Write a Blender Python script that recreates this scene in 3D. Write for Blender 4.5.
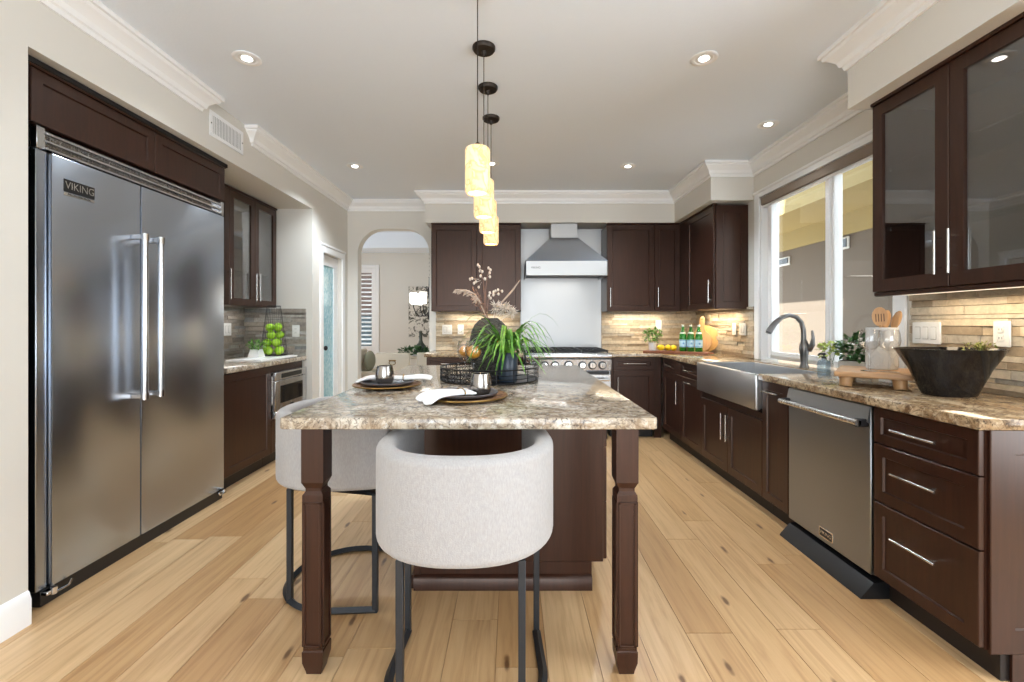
import bpy, bmesh, math, random
from mathutils import Vector, Matrix
PI = math.pi
R = math.radians
random.seed(7)
for o in list(bpy.data.objects):
    bpy.data.objects.remove(o)
SC = bpy.context.scene
COL = SC.collection

# ------------------------------------------------------------------ camera, light, exposure
CAM_H = 1.25
cd = bpy.data.cameras.new('camera')
cam = bpy.data.objects.new('camera', cd)
COL.objects.link(cam)
cam.location = (0, 0, CAM_H)
cam.rotation_euler = (R(90), 0, 0)
cd.sensor_fit = 'HORIZONTAL'
cd.sensor_width = 36
cd.lens = 450 / 1024 * 36
cd.shift_y = -18 / 1024
cd.clip_start = 0.02
SC.camera = cam
SC.view_settings.view_transform = 'Standard'
SC.view_settings.look = 'None'
SC.view_settings.gamma = 1
SC.view_settings.use_curve_mapping = False
SC.view_settings.exposure = 0.93
try:
    SC.cycles.use_denoising = True
    SC.cycles.max_bounces = 10
    SC.cycles.diffuse_bounces = 5
    SC.cycles.glossy_bounces = 5
    SC.cycles.transparent_max_bounces = 16
    SC.cycles.sample_clamp_indirect = 6
    SC.cycles.caustics_reflective = False
    SC.cycles.caustics_refractive = False
except Exception:
    pass

w = bpy.data.worlds.new('sky')
SC.world = w
w.use_nodes = True
wn = w.node_tree
bg = wn.nodes['Background']
bg.inputs[0].default_value = (0.84, 0.93, 1.0, 1)
bg.inputs[1].default_value = 2.8


def light(name, kind, loc, rot, energy, color=(1, 1, 1), **kw):
    d = bpy.data.lights.new(name, kind)
    d.energy = energy
    d.color = color
    for k, v in kw.items():
        setattr(d, k, v)
    o = bpy.data.objects.new(name, d)
    o.location = loc
    o.rotation_euler = rot
    COL.objects.link(o)
    return o


# sun from over the kitchen's roof on to the neighbour's wall outside the window
sun_dir = Vector((0.62, 0.10, -0.77)).normalized()
light('sun', 'SUN', (0, 0, 9), sun_dir.to_track_quat('-Z', 'Y').to_euler(), 11.0, (1.0, 0.95, 0.86), angle=R(0.6))
# daylight: the wide patio doors of the family room behind the camera, its side window, and an unseen window added to light the dining room
DAY = (0.84, 0.93, 1.0)
light('daylight_patio_doors', 'AREA', (0.1, -3.42, 1.3), (R(90), 0, 0), 35, DAY, shape='RECTANGLE', size=4.0, size_y=2.2)
light('daylight_side_window', 'AREA', (3.34, 0.1, 1.35), (0, R(90), 0), 42, DAY, shape='RECTANGLE', size=1.9, size_y=2.0)
light('added_dining_daylight', 'AREA', (-4.36, 7.5, 1.55), (0, R(-90), 0), 14, DAY, shape='RECTANGLE', size=1.3, size_y=1.0)

# ------------------------------------------------------------------ materials


def lin(r, g, b):
    f = lambda c: (c / 255 / 12.92) if c / 255 <= 0.04045 else ((c / 255 + 0.055) / 1.055) ** 2.4
    return (f(r), f(g), f(b), 1)


def mat(name, color, rough=0.5, metal=0.0, **kw):
    m = bpy.data.materials.new(name)
    m.use_nodes = True
    p = m.node_tree.nodes['Principled BSDF']
    p.inputs['Base Color'].default_value = color if len(color) == 4 else (*color, 1)
    p.inputs['Roughness'].default_value = rough
    p.inputs['Metallic'].default_value = metal
    for k, v in kw.items():
        p.inputs[k.replace('_', ' ')].default_value = v
    return m


def nodes(m):
    return m.node_tree, m.node_tree.nodes['Principled BSDF'], m.node_tree.nodes.new, m.node_tree.links.new


def coords(m, scale=(1, 1, 1), kind='Object'):
    nt, p, N, L = nodes(m)
    tc = N('ShaderNodeTexCoord')
    mp = N('ShaderNodeMapping')
    mp.inputs['Scale'].default_value = scale
    L(tc.outputs[kind], mp.inputs[0])
    return mp.outputs[0]


def noise(m, vec, scale, detail=4, rough=0.5, dist=0.0):
    nt, p, N, L = nodes(m)
    n = N('ShaderNodeTexNoise')
    n.inputs['Scale'].default_value = scale
    n.inputs['Detail'].default_value = detail
    n.inputs['Roughness'].default_value = rough
    n.inputs['Distortion'].default_value = dist
    if vec is not None:
        L(vec, n.inputs['Vector'])
    return n.outputs['Fac']


def ramp(m, fac, stops, interp='LINEAR'):
    nt, p, N, L = nodes(m)
    r = N('ShaderNodeValToRGB')
    r.color_ramp.interpolation = interp
    while len(r.color_ramp.elements) < len(stops):
        r.color_ramp.elements.new(0.5)
    for e, (pos, c) in zip(r.color_ramp.elements, stops):
        e.position = pos
        e.color = c if len(c) == 4 else (*c, 1)
    L(fac, r.inputs[0])
    return r.outputs[0]


def mix(m, fac, a, b, mode='MIX'):
    nt, p, N, L = nodes(m)
    x = N('ShaderNodeMix')
    x.data_type = 'RGBA'
    x.blend_type = mode
    for s, v in ((x.inputs[0], fac), (x.inputs[6], a), (x.inputs[7], b)):
        if isinstance(v, (int, float)):
            s.default_value = v
        elif isinstance(v, tuple):
            s.default_value = v if len(v) == 4 else (*v, 1)
        else:
            L(v, s)
    return x.outputs[2]


def bump(m, h, strength=0.2, dist=0.01):
    nt, p, N, L = nodes(m)
    b = N('ShaderNodeBump')
    b.inputs['Strength'].default_value = strength
    b.inputs['Distance'].default_value = dist
    L(h, b.inputs['Height'])
    L(b.outputs[0], p.inputs['Normal'])


def setc(m, sock, inp='Base Color'):
    nt, p, N, L = nodes(m)
    L(sock, p.inputs[inp])


M = {}
M['wall'] = mat('wall_paint', lin(216, 212, 204), 0.65)
bump(M['wall'], noise(M['wall'], coords(M['wall']), 180, 3), 0.08, 0.002)
M['ceiling'] = mat('ceiling_paint', lin(232, 239, 248), 0.8)
bump(M['ceiling'], noise(M['ceiling'], coords(M['ceiling']), 60, 4, 0.7), 0.25, 0.004)
M['trim'] = mat('white_trim', lin(240, 240, 240), 0.35)
M['plastic'] = mat('white_plastic', lin(222, 222, 220), 0.35)
M['slot'] = mat('switch_gap', lin(170, 168, 164), 0.5)


def wood(name, c1, c2, rough=0.36, scale=(22, 22, 1.6), coat=0.25, tint=(1, 1, 1, 1)):
    m = mat(name, c1, rough)
    v = coords(m, scale)
    n = noise(m, v, 2.2, 6, 0.6, 0.6)
    setc(m, ramp(m, n, [(0.3, c1), (0.7, c2)]))
    nt, p, N, L = nodes(m)
    p.inputs['Coat Weight'].default_value = coat
    p.inputs['Coat Roughness'].default_value = 0.22
    p.inputs['Specular Tint'].default_value = tint
    bump(m, n, 0.05, 0.001)
    return m


M['wood'] = wood('espresso_wood', lin(37, 20, 14), lin(54, 30, 21), 0.34, (22, 22, 1.6), 0.05, (1.0, 0.78, 0.67, 1))
M['woodin'] = mat('cabinet_interior', lin(120, 108, 100), 0.6)
M['toe'] = mat('black_toe_board', lin(26, 18, 16), 0.5)
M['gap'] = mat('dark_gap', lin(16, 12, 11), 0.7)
M['oak'] = wood('light_wood', lin(164, 122, 80), lin(190, 148, 102), 0.5, (14, 14, 2), 0.0)
M['oakx'] = wood('light_wood_board', lin(158, 118, 80), lin(190, 150, 108), 0.5, (2, 18, 18), 0.0)
M['bamboo'] = wood('golden_wood', lin(186, 146, 84), lin(204, 164, 104), 0.45, (12, 12, 2), 0.1)
M['redwood'] = wood('acacia_wood', lin(112, 62, 40), lin(140, 82, 54), 0.45, (2, 16, 16), 0.1)

M['steel'] = mat('brushed_steel', lin(180, 188, 200), 0.24, 1.0)
M['steel'].node_tree.nodes['Principled BSDF'].inputs['Roughness'].default_value = 0.27
M['steelv'] = mat('brushed_steel_light', lin(205, 205, 206), 0.22, 1.0)
_n = noise(M['steelv'], coords(M['steelv'], (200, 200, 1)), 1.0, 3)
setc(M['steelv'], ramp(M['steelv'], _n, [(0.3, (0.18, 0.18, 0.18)), (0.7, (0.30, 0.30, 0.30))]), 'Roughness')
M['steeldw'] = mat('brushed_steel_dishwasher', lin(156, 160, 165), 0.36, 1.0)
M['sheet'] = mat('steel_sheet', lin(178, 177, 176), 0.42, 1.0)
M['sink'] = mat('satin_sink_steel', lin(200, 201, 203), 0.3, 1.0)
M['tumbler'] = mat('brushed_tumbler_steel', lin(160, 155, 150), 0.2, 1.0)
M['chrome'] = mat('polished_steel', lin(215, 215, 215), 0.12, 1.0)
M['nickel'] = mat('satin_nickel', lin(208, 206, 202), 0.26, 1.0)
M['faucet'] = mat('dark_stainless', lin(120, 118, 118), 0.28, 1.0)
M['iron'] = mat('black_iron', lin(34, 34, 36), 0.45, 0.6)
M['bronze'] = mat('dark_bronze', lin(52, 44, 38), 0.45, 0.7)
M['frame'] = mat('black_powdercoat', lin(50, 52, 56), 0.42, 0.5)
M['black'] = mat('black_plastic', lin(22, 22, 24), 0.35)
M['blackgls'] = mat('black_glass', lin(20, 22, 24), 0.06)
M['brass'] = mat('aged_brass', lin(150, 120, 70), 0.35, 1.0)

M['fabric'] = mat('oatmeal_fabric', lin(214, 208, 202), 0.9)
_v = coords(M['fabric'])
_n1 = noise(M['fabric'], _v, 260, 2)
_n2 = noise(M['fabric'], coords(M['fabric'], (1, 1, 0.3)), 240, 3)
setc(M['fabric'], ramp(M['fabric'], _n2, [(0.25, lin(156, 153, 152)), (0.75, lin(172, 169, 168))]))
bump(M['fabric'], _n1, 0.3, 0.003)
M['fabric'].node_tree.nodes['Principled BSDF'].inputs['Sheen Weight'].default_value = 0.2
M['linen'] = mat('white_linen', lin(238, 238, 240), 0.85)
bump(M['linen'], noise(M['linen'], coords(M['linen']), 300, 2), 0.2, 0.002)
M['cream'] = mat('cream_upholstery', lin(214, 206, 190), 0.8)
M['pillow'] = mat('grey_green_cushion', lin(150, 152, 134), 0.85)


def granite(name, cream, tan, brown, dark, shift, fleck):
    m = mat(name, cream, 0.11)
    nt, p, N, L = nodes(m)
    tc = N('ShaderNodeTexCoord')
    mp = N('ShaderNodeMapping')
    mp.inputs['Location'].default_value = (shift, shift * 0.7, 0)
    L(tc.outputs['Object'], mp.inputs[0])
    v = mp.outputs[0]
    big = noise(m, v, 3.0, 5, 0.6, 1.6)
    c = ramp(m, big, [(0.36, cream), (0.52, tan), (0.66, cream)])
    mid = noise(m, v, 11, 7, 0.72, 1.2)
    f1 = ramp(m, mid, [(0.47, (0, 0, 0)), (0.60, (1, 1, 1))])
    c = mix(m, mix(m, 0.78, (0, 0, 0), f1), c, brown)
    vein = noise(m, v, 7, 6, 0.65, 2.2)
    f3 = ramp(m, vein, [(0.47, (0, 0, 0)), (0.50, (0.8, 0.8, 0.8)), (0.53, (0, 0, 0))])
    c = mix(m, f3, c, mix(m, 0.5, brown, dark))
    sp = noise(m, v, 70, 5, 0.7, 0.3)
    f2 = ramp(m, sp, [(0.55, (0, 0, 0)), (0.62, (1, 1, 1))])
    band = ramp(m, noise(m, v, 9, 4, 0.6, 1.0), [(0.36, (0.25, 0.25, 0.25)), (0.58, (1, 1, 1))])
    c = mix(m, mix(m, 1.0, f2, band, 'MULTIPLY'), c, dark)
    wh = noise(m, v, 40, 4, 0.6, 0.3)
    c = mix(m, ramp(m, wh, [(0.58, (0, 0, 0)), (0.70, (0.55, 0.55, 0.55))]), c, fleck)
    L(c, p.inputs['Base Color'])
    return m


M['granite'] = granite('island_granite', lin(210, 203, 190), lin(174, 158, 136), lin(128, 107, 86), lin(54, 48, 46), 3.1, lin(226, 222, 214))
M['granite_warmlit'] = granite('counter_granite_warm_lit', lin(198, 178, 148), lin(152, 126, 94), lin(104, 78, 56), lin(40, 32, 28), 8.4, lin(220, 204, 172))  # same stone as the island, with the warm lamplight tinted into its colours

# floor planks: per plank random value stored on the mesh
M['floor'] = mat('oak_floor', lin(205, 160, 110), 0.33)


def build_floor_material():
    m = M['floor']
    nt, p, N, L = nodes(m)
    at = N('ShaderNodeAttribute')
    at.attribute_name = 'rnd'
    sep = N('ShaderNodeSeparateColor')
    L(at.outputs['Color'], sep.inputs[0])
    tc = N('ShaderNodeTexCoord')
    mp = N('ShaderNodeMapping')
    mp.inputs['Scale'].default_value = (24, 1.3, 1)
    L(tc.outputs['Object'], mp.inputs[0])
    g = N('ShaderNodeTexNoise')
    g.noise_dimensions = '4D'
    g.inputs['Scale'].default_value = 1.0
    g.inputs['Detail'].default_value = 6
    g.inputs['Roughness'].default_value = 0.62
    g.inputs['Distortion'].default_value = 1.4
    mu = N('ShaderNodeMath')
    mu.operation = 'MULTIPLY'
    mu.inputs[1].default_value = 40
    L(sep.outputs[1], mu.inputs[0])
    L(mp.outputs[0], g.inputs['Vector'])
    L(mu.outputs[0], g.inputs['W'])
    base = ramp(m, sep.outputs[0], [(0.0, lin(194, 154, 108)), (0.3, lin(204, 166, 120)), (0.7, lin(214, 178, 134)), (1.0, lin(226, 194, 152))])
    grain = ramp(m, g.outputs['Fac'], [(0.28, lin(196, 178, 158)), (0.5, lin(236, 230, 222)), (0.75, lin(255, 255, 255))])
    c = mix(m, 0.85, base, grain, 'MULTIPLY')
    mp2 = N('ShaderNodeMapping')
    mp2.inputs['Scale'].default_value = (5.0, 1.5, 1)
    L(tc.outputs['Object'], mp2.inputs[0])
    vo = N('ShaderNodeTexVoronoi')
    vo.voronoi_dimensions = '2D'
    vo.inputs['Scale'].default_value = 1.0
    L(mp2.outputs[0], vo.inputs['Vector'])
    wob = N('ShaderNodeTexNoise')
    wob.inputs['Scale'].default_value = 14
    L(tc.outputs['Object'], wob.inputs['Vector'])
    ad = N('ShaderNodeMath')
    ad.operation = 'MULTIPLY_ADD'
    ad.inputs[1].default_value = 0.10
    L(wob.outputs['Fac'], ad.inputs[0])
    L(vo.outputs['Distance'], ad.inputs[2])
    sz = N('ShaderNodeSeparateColor')
    L(vo.outputs['Color'], sz.inputs[0])
    gt = N('ShaderNodeMath')
    gt.operation = 'GREATER_THAN'
    gt.inputs[1].default_value = 0.55
    L(sz.outputs[0], gt.inputs[0])
    k = ramp(m, ad.outputs[0], [(0.075, (1, 1, 1)), (0.115, (0, 0, 0))])
    kk = mix(m, 1.0, k, gt.outputs[0], 'MULTIPLY')
    c = mix(m, mix(m, 0.85, (0, 0, 0), kk), c, lin(88, 54, 30))
    L(c, p.inputs['Base Color'])
    rr = N('ShaderNodeMapRange')
    rr.inputs[3].default_value = 0.28
    rr.inputs[4].default_value = 0.42
    L(g.outputs['Fac'], rr.inputs[0])
    L(rr.outputs[0], p.inputs['Roughness'])
    bump(m, g.outputs['Fac'], 0.06, 0.002)


build_floor_material()


def stone(name, stops):
    m = mat(name, stops[0][1], 0.7)
    nt, p, N, L = nodes(m)
    at = N('ShaderNodeAttribute')
    at.attribute_name = 'rnd'
    sep = N('ShaderNodeSeparateColor')
    L(at.outputs['Color'], sep.inputs[0])
    base = ramp(m, sep.outputs[0], stops)
    v = coords(m)
    n = noise(m, v, 30, 6, 0.65, 0.5)
    c = mix(m, 0.6, base, ramp(m, n, [(0.3, lin(170, 165, 160)), (0.7, (1, 1, 1, 1))]), 'MULTIPLY')
    L(c, p.inputs['Base Color'])
    bump(m, n, 0.5, 0.006)
    return m


M['stone'] = stone('warm_ledger_stone', [(0.0, lin(164, 146, 122)), (0.25, lin(194, 176, 150)), (0.5, lin(218, 202, 176)), (0.8, lin(204, 192, 172)), (1.0, lin(174, 168, 156))])
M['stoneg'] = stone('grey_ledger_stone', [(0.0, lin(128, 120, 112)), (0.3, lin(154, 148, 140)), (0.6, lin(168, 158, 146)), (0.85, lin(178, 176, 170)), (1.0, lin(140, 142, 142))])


def thin_glass(name, tint=(1, 1, 1), refl=1.0, haze=0.0, hazecol=(0.8, 0.8, 0.8)):
    m = bpy.data.materials.new(name)
    m.use_nodes = True
    nt = m.node_tree
    for n in list(nt.nodes):
        nt.nodes.remove(n)
    N, L = nt.nodes.new, nt.links.new
    out = N('ShaderNodeOutputMaterial')
    tr = N('ShaderNodeBsdfTransparent')
    tr.inputs[0].default_value = (*tint, 1)
    gl = N('ShaderNodeBsdfGlossy')
    gl.inputs['Roughness'].default_value = 0.0
    lw = N('ShaderNodeLayerWeight')
    lw.inputs[0].default_value = 0.5
    pw = N('ShaderNodeMath')
    pw.operation = 'POWER'
    pw.inputs[1].default_value = 4.0
    L(lw.outputs['Facing'], pw.inputs[0])
    mu = N('ShaderNodeMath')
    mu.operation = 'MULTIPLY_ADD'
    mu.use_clamp = True
    mu.inputs[1].default_value = 0.9
    mu.inputs[2].default_value = 0.04 * refl
    L(pw.outputs[0], mu.inputs[0])
    mx = N('ShaderNodeMixShader')
    L(mu.outputs[0], mx.inputs[0])
    L(tr.outputs[0], mx.inputs[1])
    L(gl.outputs[0], mx.inputs[2])
    res = mx.outputs[0]
    if haze > 0:
        df = N('ShaderNodeBsdfDiffuse')
        df.inputs[0].default_value = (*hazecol, 1)
        m2 = N('ShaderNodeMixShader')
        m2.inputs[0].default_value = haze
        L(res, m2.inputs[1])
        L(df.outputs[0], m2.inputs[2])
        res = m2.outputs[0]
    L(res, out.inputs[0])
    return m


M['glass'] = thin_glass('window_glass', (0.97, 0.98, 0.98), 0.5)
M['cabglass'] = thin_glass('cabinet_glass', (0.88, 0.88, 0.88), 4.0)
M['wineglass'] = thin_glass('clear_glass', (0.96, 0.96, 0.96), 1.6)
M['soapglass'] = thin_glass('pale_blue_glass', (0.62, 0.74, 0.82), 2.0, 0.15, (0.6, 0.7, 0.78))
M['tealglass'] = mat('patterned_teal_glass', lin(130, 182, 192), 0.2)
_v = coords(M['tealglass'], (60, 1, 26))
setc(M['tealglass'], ramp(M['tealglass'], noise(M['tealglass'], _v, 0.8, 2, 0.5, 1.0), [(0.35, lin(138, 186, 198)), (0.65, lin(188, 220, 226))]))
M['bottle'] = mat('green_bottle_glass', lin(52, 158, 54), 0.06)
_p = M['bottle'].node_tree.nodes['Principled BSDF']
_p.inputs['Transmission Weight'].default_value = 0.55
M['label'] = mat('pale_blue_label', lin(176, 208, 226), 0.5)
M['labelblue'] = mat('blue_print', lin(92, 140, 186), 0.5)
M['labelred'] = mat('dark_blue_star', lin(60, 90, 140), 0.5)
M['foil'] = mat('silver_foil', lin(190, 196, 184), 0.4, 0.4)


def emit(name, color, strength):
    m = mat(name, (0.8, 0.8, 0.8), 0.4)
    p = m.node_tree.nodes['Principled BSDF']
    p.inputs['Emission Color'].default_value = color if len(color) == 4 else (*color, 1)
    p.inputs['Emission Strength'].default_value = strength
    return m


M['lens'] = emit('lit_lamp', (1, 0.96, 0.9), 6)
M['strip'] = emit('lit_strip', (1, 0.85, 0.62), 0.5)
M['shade'] = emit('lit_alabaster', lin(255, 226, 172), 0.42)
_m = M['shade']
_n = noise(_m, coords(_m), 11, 3, 0.55, 2.0)
setc(_m, ramp(_m, _n, [(0.38, lin(255, 226, 172)), (0.5, lin(246, 206, 146)), (0.62, lin(255, 232, 184))]), 'Emission Color')
setc(_m, ramp(_m, _n, [(0.40, lin(226, 190, 134)), (0.5, lin(190, 138, 86)), (0.60, lin(230, 200, 150))]))
M['candle'] = emit('lit_glass_shade', (1, 0.96, 0.86), 2.2)

M['leaf'] = mat('leaf_green', lin(70, 128, 40), 0.4)
setc(M['leaf'], ramp(M['leaf'], noise(M['leaf'], coords(M['leaf']), 30, 2), [(0.35, lin(50, 104, 30)), (0.65, lin(122, 172, 66))]))
M['leafd'] = mat('dark_leaf', lin(44, 84, 44), 0.4)
setc(M['leafd'], ramp(M['leafd'], noise(M['leafd'], coords(M['leafd']), 40, 2), [(0.35, lin(26, 62, 30)), (0.65, lin(74, 118, 62))]))
M['leafl'] = mat('lime_leaf', lin(176, 190, 98), 0.5)
M['petal'] = mat('white_petal', lin(240, 240, 240), 0.6)
M['apple'] = mat('green_apple_skin', lin(150, 196, 44), 0.25)
setc(M['apple'], ramp(M['apple'], noise(M['apple'], coords(M['apple']), 16, 3), [(0.3, lin(130, 182, 34)), (0.7, lin(170, 208, 66))]))
M['stem'] = mat('brown_stem', lin(92, 66, 42), 0.7)
M['lemon'] = mat('lemon_peel', lin(246, 206, 30), 0.4)
M['orange'] = mat('orange_peel', lin(226, 146, 34), 0.35)
setc(M['orange'], ramp(M['orange'], noise(M['orange'], coords(M['orange']), 20, 3), [(0.3, lin(222, 140, 34)), (0.7, lin(242, 180, 70))]))
M['dry'] = mat('dried_plume', lin(178, 158, 142), 0.9)
M['drystem'] = mat('dried_stem', lin(132, 102, 88), 0.8)
M['bud'] = mat('pale_bud', lin(214, 202, 190), 0.7)
M['rattan'] = mat('charcoal_rattan', lin(54, 52, 48), 0.7)
_h = noise(M['rattan'], coords(M['rattan'], (1, 1, 3)), 60, 3)
setc(M['rattan'], ramp(M['rattan'], _h, [(0.35, lin(28, 27, 26)), (0.7, lin(96, 92, 84))]))
bump(M['rattan'], _h, 0.8, 0.006)
M['bluepot'] = mat('slate_blue_ceramic', lin(40, 52, 66), 0.35)
M['blackcer'] = mat('black_lacquer', lin(22, 24, 28), 0.08)
setc(M['blackcer'], ramp(M['blackcer'], noise(M['blackcer'], coords(M['blackcer']), 14, 4, 0.6, 1.0), [(0.45, lin(18, 18, 20)), (0.8, lin(36, 38, 42))]))
M['concrete'] = mat('white_concrete', lin(190, 188, 184), 0.7)
M['ceramic'] = mat('white_ceramic', lin(240, 240, 238), 0.25)
M['plate'] = mat('charcoal_stoneware', lin(88, 84, 86), 0.4)
M['charger'] = mat('woven_charger', lin(130, 92, 62), 0.6)
_v = coords(M['charger'])
setc(M['charger'], ramp(M['charger'], noise(M['charger'], _v, 50, 3), [(0.35, lin(84, 54, 36)), (0.65, lin(166, 124, 88))]))
bump(M['charger'], noise(M['charger'], _v, 120, 2), 0.5, 0.004)
M['soil'] = mat('potting_soil', lin(40, 30, 24), 0.9)
M['marble'] = mat('white_marble', lin(232, 230, 228), 0.2)
M['stucco'] = mat('taupe_stucco', lin(112, 102, 92), 0.9)
bump(M['stucco'], noise(M['stucco'], coords(M['stucco']), 90, 4, 0.7), 0.5, 0.01)
M['eave'] = mat('yellow_eave_paint', lin(168, 150, 102), 0.8)
M['ground'] = mat('gravel_ground', lin(200, 194, 184), 0.9)
M['backbrown'] = mat('brown_backdrop', lin(60, 44, 38), 0.9)
M['tealout'] = mat('dark_teal_backdrop', lin(16, 34, 40), 0.7)
M['blind'] = mat('taupe_blind', lin(140, 126, 114), 0.8)
M['panel'] = mat('distressed_mirror', lin(200, 196, 186), 0.5)
_n = noise(M['panel'], coords(M['panel']), 9, 6, 0.7, 1.2)
setc(M['panel'], ramp(M['panel'], _n, [(0.43, lin(74, 72, 60)), (0.5, lin(214, 208, 198))]))

# ------------------------------------------------------------------ mesh builder


class MB:
    def __init__(s):
        s.bm = bmesh.new()

    def _merge(s, b):
        me = bpy.data.meshes.new('tmp')
        b.to_mesh(me)
        b.free()
        s.bm.from_mesh(me)
        bpy.data.meshes.remove(me)

    def box(s, x0, y0, z0, x1, y1, z1, bev=0.0, seg=1, mtx=None):
        b = bmesh.new()
        bmesh.ops.create_cube(b, size=1)
        bmesh.ops.scale(b, vec=(abs(x1 - x0), abs(y1 - y0), abs(z1 - z0)), verts=b.verts)
        bmesh.ops.translate(b, vec=((x0 + x1) / 2, (y0 + y1) / 2, (z0 + z1) / 2), verts=b.verts)
        if bev > 0:
            bmesh.ops.bevel(b, geom=b.edges[:], offset=bev, segments=seg, affect='EDGES', profile=0.5)
        if mtx is not None:
            bmesh.ops.transform(b, matrix=mtx, verts=b.verts)
        s._merge(b)
        return s

    def tube(s, pts, r, seg=10, closed=False, cap=True, flat=1.0):
        pts = [Vector(p) for p in pts]
        n = len(pts)
        rs = r if isinstance(r, (list, tuple)) else [r] * n
        bm = s.bm
        rings = []
        prev = None
        for i, p in enumerate(pts):
            if closed:
                t = pts[(i + 1) % n] - pts[i - 1]
            elif i == 0:
                t = pts[1] - pts[0]
            elif i == n - 1:
                t = pts[-1] - pts[-2]
            else:
                t = (pts[i + 1] - p).normalized() + (p - pts[i - 1]).normalized()
            t.normalize()
            if prev is None:
                a = Vector((0, 0, 1)) if abs(t.z) < 0.9 else Vector((1, 0, 0))
                u = a.cross(t).normalized()
            else:
                u = prev - t * prev.dot(t)
                u.normalize()
            prev = u
            v = t.cross(u)
            ring = []
            for k in range(seg):
                a = 2 * PI * k / seg
                ring.append(bm.verts.new(p + (u * math.cos(a) + v * math.sin(a) * flat) * rs[i]))
            rings.append(ring)
        m = n if closed else n - 1
        for i in range(m):
            A, B = rings[i], rings[(i + 1) % n]
            for k in range(seg):
                bm.faces.new((A[k], A[(k + 1) % seg], B[(k + 1) % seg], B[k]))
        if cap and not closed:
            bm.faces.new(list(reversed(rings[0])))
            bm.faces.new(rings[-1])
        return s

    def bar(s, pts, wx, hz, closed=False):
        """square section bar along a horizontal-ish or vertical path"""
        return s.tube(pts, max(wx, hz) * 0.7071, 4, closed)

    def cyl(s, p0, p1, r0, r1=None, seg=20):
        return s.tube([p0, p1], [r0, r0 if r1 is None else r1], seg)

    def lathe(s, prof, seg=32, c=(0, 0, 0), sx=1.0, sy=1.0, cap=True):
        bm = s.bm
        rings = []
        for r, z in prof:
            if r < 1e-5:
                rings.append([bm.verts.new((c[0], c[1], c[2] + z))])
            else:
                rings.append([bm.verts.new((c[0] + r * sx * math.cos(2 * PI * k / seg), c[1] + r * sy * math.sin(2 * PI * k / seg), c[2] + z)) for k in range(seg)])
        for A, B in zip(rings, rings[1:]):
            for k in range(seg):
                k2 = (k + 1) % seg
                if len(A) == 1 and len(B) == 1:
                    continue
                if len(A) == 1:
                    bm.faces.new((A[0], B[k2], B[k]))
                elif len(B) == 1:
                    bm.faces.new((A[k], A[k2], B[0]))
                else:
                    bm.faces.new((A[k], A[k2], B[k2], B[k]))
        return s

    def sphere(s, c, r, seg=16, rings=10):
        rx, ry, rz = (r, r, r) if not isinstance(r, tuple) else r
        prof = [(math.sin(PI * i / rings), -math.cos(PI * i / rings)) for i in range(rings + 1)]
        prof[0] = (0, -1)
        prof[-1] = (0, 1)
        b = MB()
        b.lathe(prof, seg)
        bmesh.ops.transform(b.bm, matrix=Matrix.Translation(c) @ Matrix.Diagonal((rx, ry, rz, 1)), verts=b.bm.verts)
        s._merge(b.bm)
        return s

    def prism(s, poly, a0, a1, axis='z', bev=0.0, mtx=None):
        """poly: 2D points; axis z: (x,y), axis y: (x,z), axis x: (y,z)"""
        b = bmesh.new()
        mk = {'z': lambda p, a: (p[0], p[1], a), 'y': lambda p, a: (p[0], a, p[1]), 'x': lambda p, a: (a, p[0], p[1])}[axis]
        v0 = [b.verts.new(mk(p, a0)) for p in poly]
        v1 = [b.verts.new(mk(p, a1)) for p in poly]
        n = len(poly)
        f0 = b.faces.new(v0)
        f1 = b.faces.new(list(reversed(v1)))
        for i in range(n):
            b.faces.new((v0[i], v1[i], v1[(i + 1) % n], v0[(i + 1) % n]))
        bmesh.ops.recalc_face_normals(b, faces=b.faces)
        if bev > 0:
            bmesh.ops.bevel(b, geom=[e for e in b.edges], offset=bev, segments=2, affect='EDGES', profile=0.5)
        bmesh.ops.triangulate(b, faces=[f for f in b.faces if len(f.verts) > 4])
        if mtx is not None:
            bmesh.ops.transform(b, matrix=mtx, verts=b.verts)
        s._merge(b)
        return s

    def sweep(s, prof, path, side=1):
        """moulding: prof (out, z) swept along a 2D path with mitred corners; side=1 offsets to the left of travel"""
        P = [Vector(p) for p in path]
        n = len(P)
        bm = s.bm
        rings = []
        for i in range(n):
            ds = []
            if i > 0:
                ds.append((P[i] - P[i - 1]).normalized())
            if i < n - 1:
                ds.append((P[i + 1] - P[i]).normalized())
            ns = [Vector((-d.y, d.x)) * side for d in ds]
            if len(ns) == 2:
                m = (ns[0] + ns[1]) / (1 + ns[0].dot(ns[1]))
            else:
                m = ns[0]
            rings.append([bm.verts.new((P[i].x + m.x * o, P[i].y + m.y * o, z)) for o, z in prof])
        k = len(prof)
        for A, B in zip(rings, rings[1:]):
            for j in range(k):
                bm.faces.new((A[j], A[(j + 1) % k], B[(j + 1) % k], B[j]))
        bm.faces.new(rings[0])
        bm.faces.new(list(reversed(rings[-1])))
        return s

    def shaker(s, x0, z0, x1, z1, yf, t=0.02, fw=0.058, rec=0.009, hole=False):
        """cabinet front in the xz plane, outer face at y=yf, thickness t behind it"""
        bm = s.bm
        b = 0.0025
        loops = [
            [(x0, yf + t, z0), (x1, yf + t, z0), (x1, yf + t, z1), (x0, yf + t, z1)],
            [(x0, yf + b, z0), (x1, yf + b, z0), (x1, yf + b, z1), (x0, yf + b, z1)],
            [(x0 + b, yf, z0 + b), (x1 - b, yf, z0 + b), (x1 - b, yf, z1 - b), (x0 + b, yf, z1 - b)],
            [(x0 + fw, yf, z0 + fw), (x1 - fw, yf, z0 + fw), (x1 - fw, yf, z1 - fw), (x0 + fw, yf, z1 - fw)],
        ]
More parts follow.
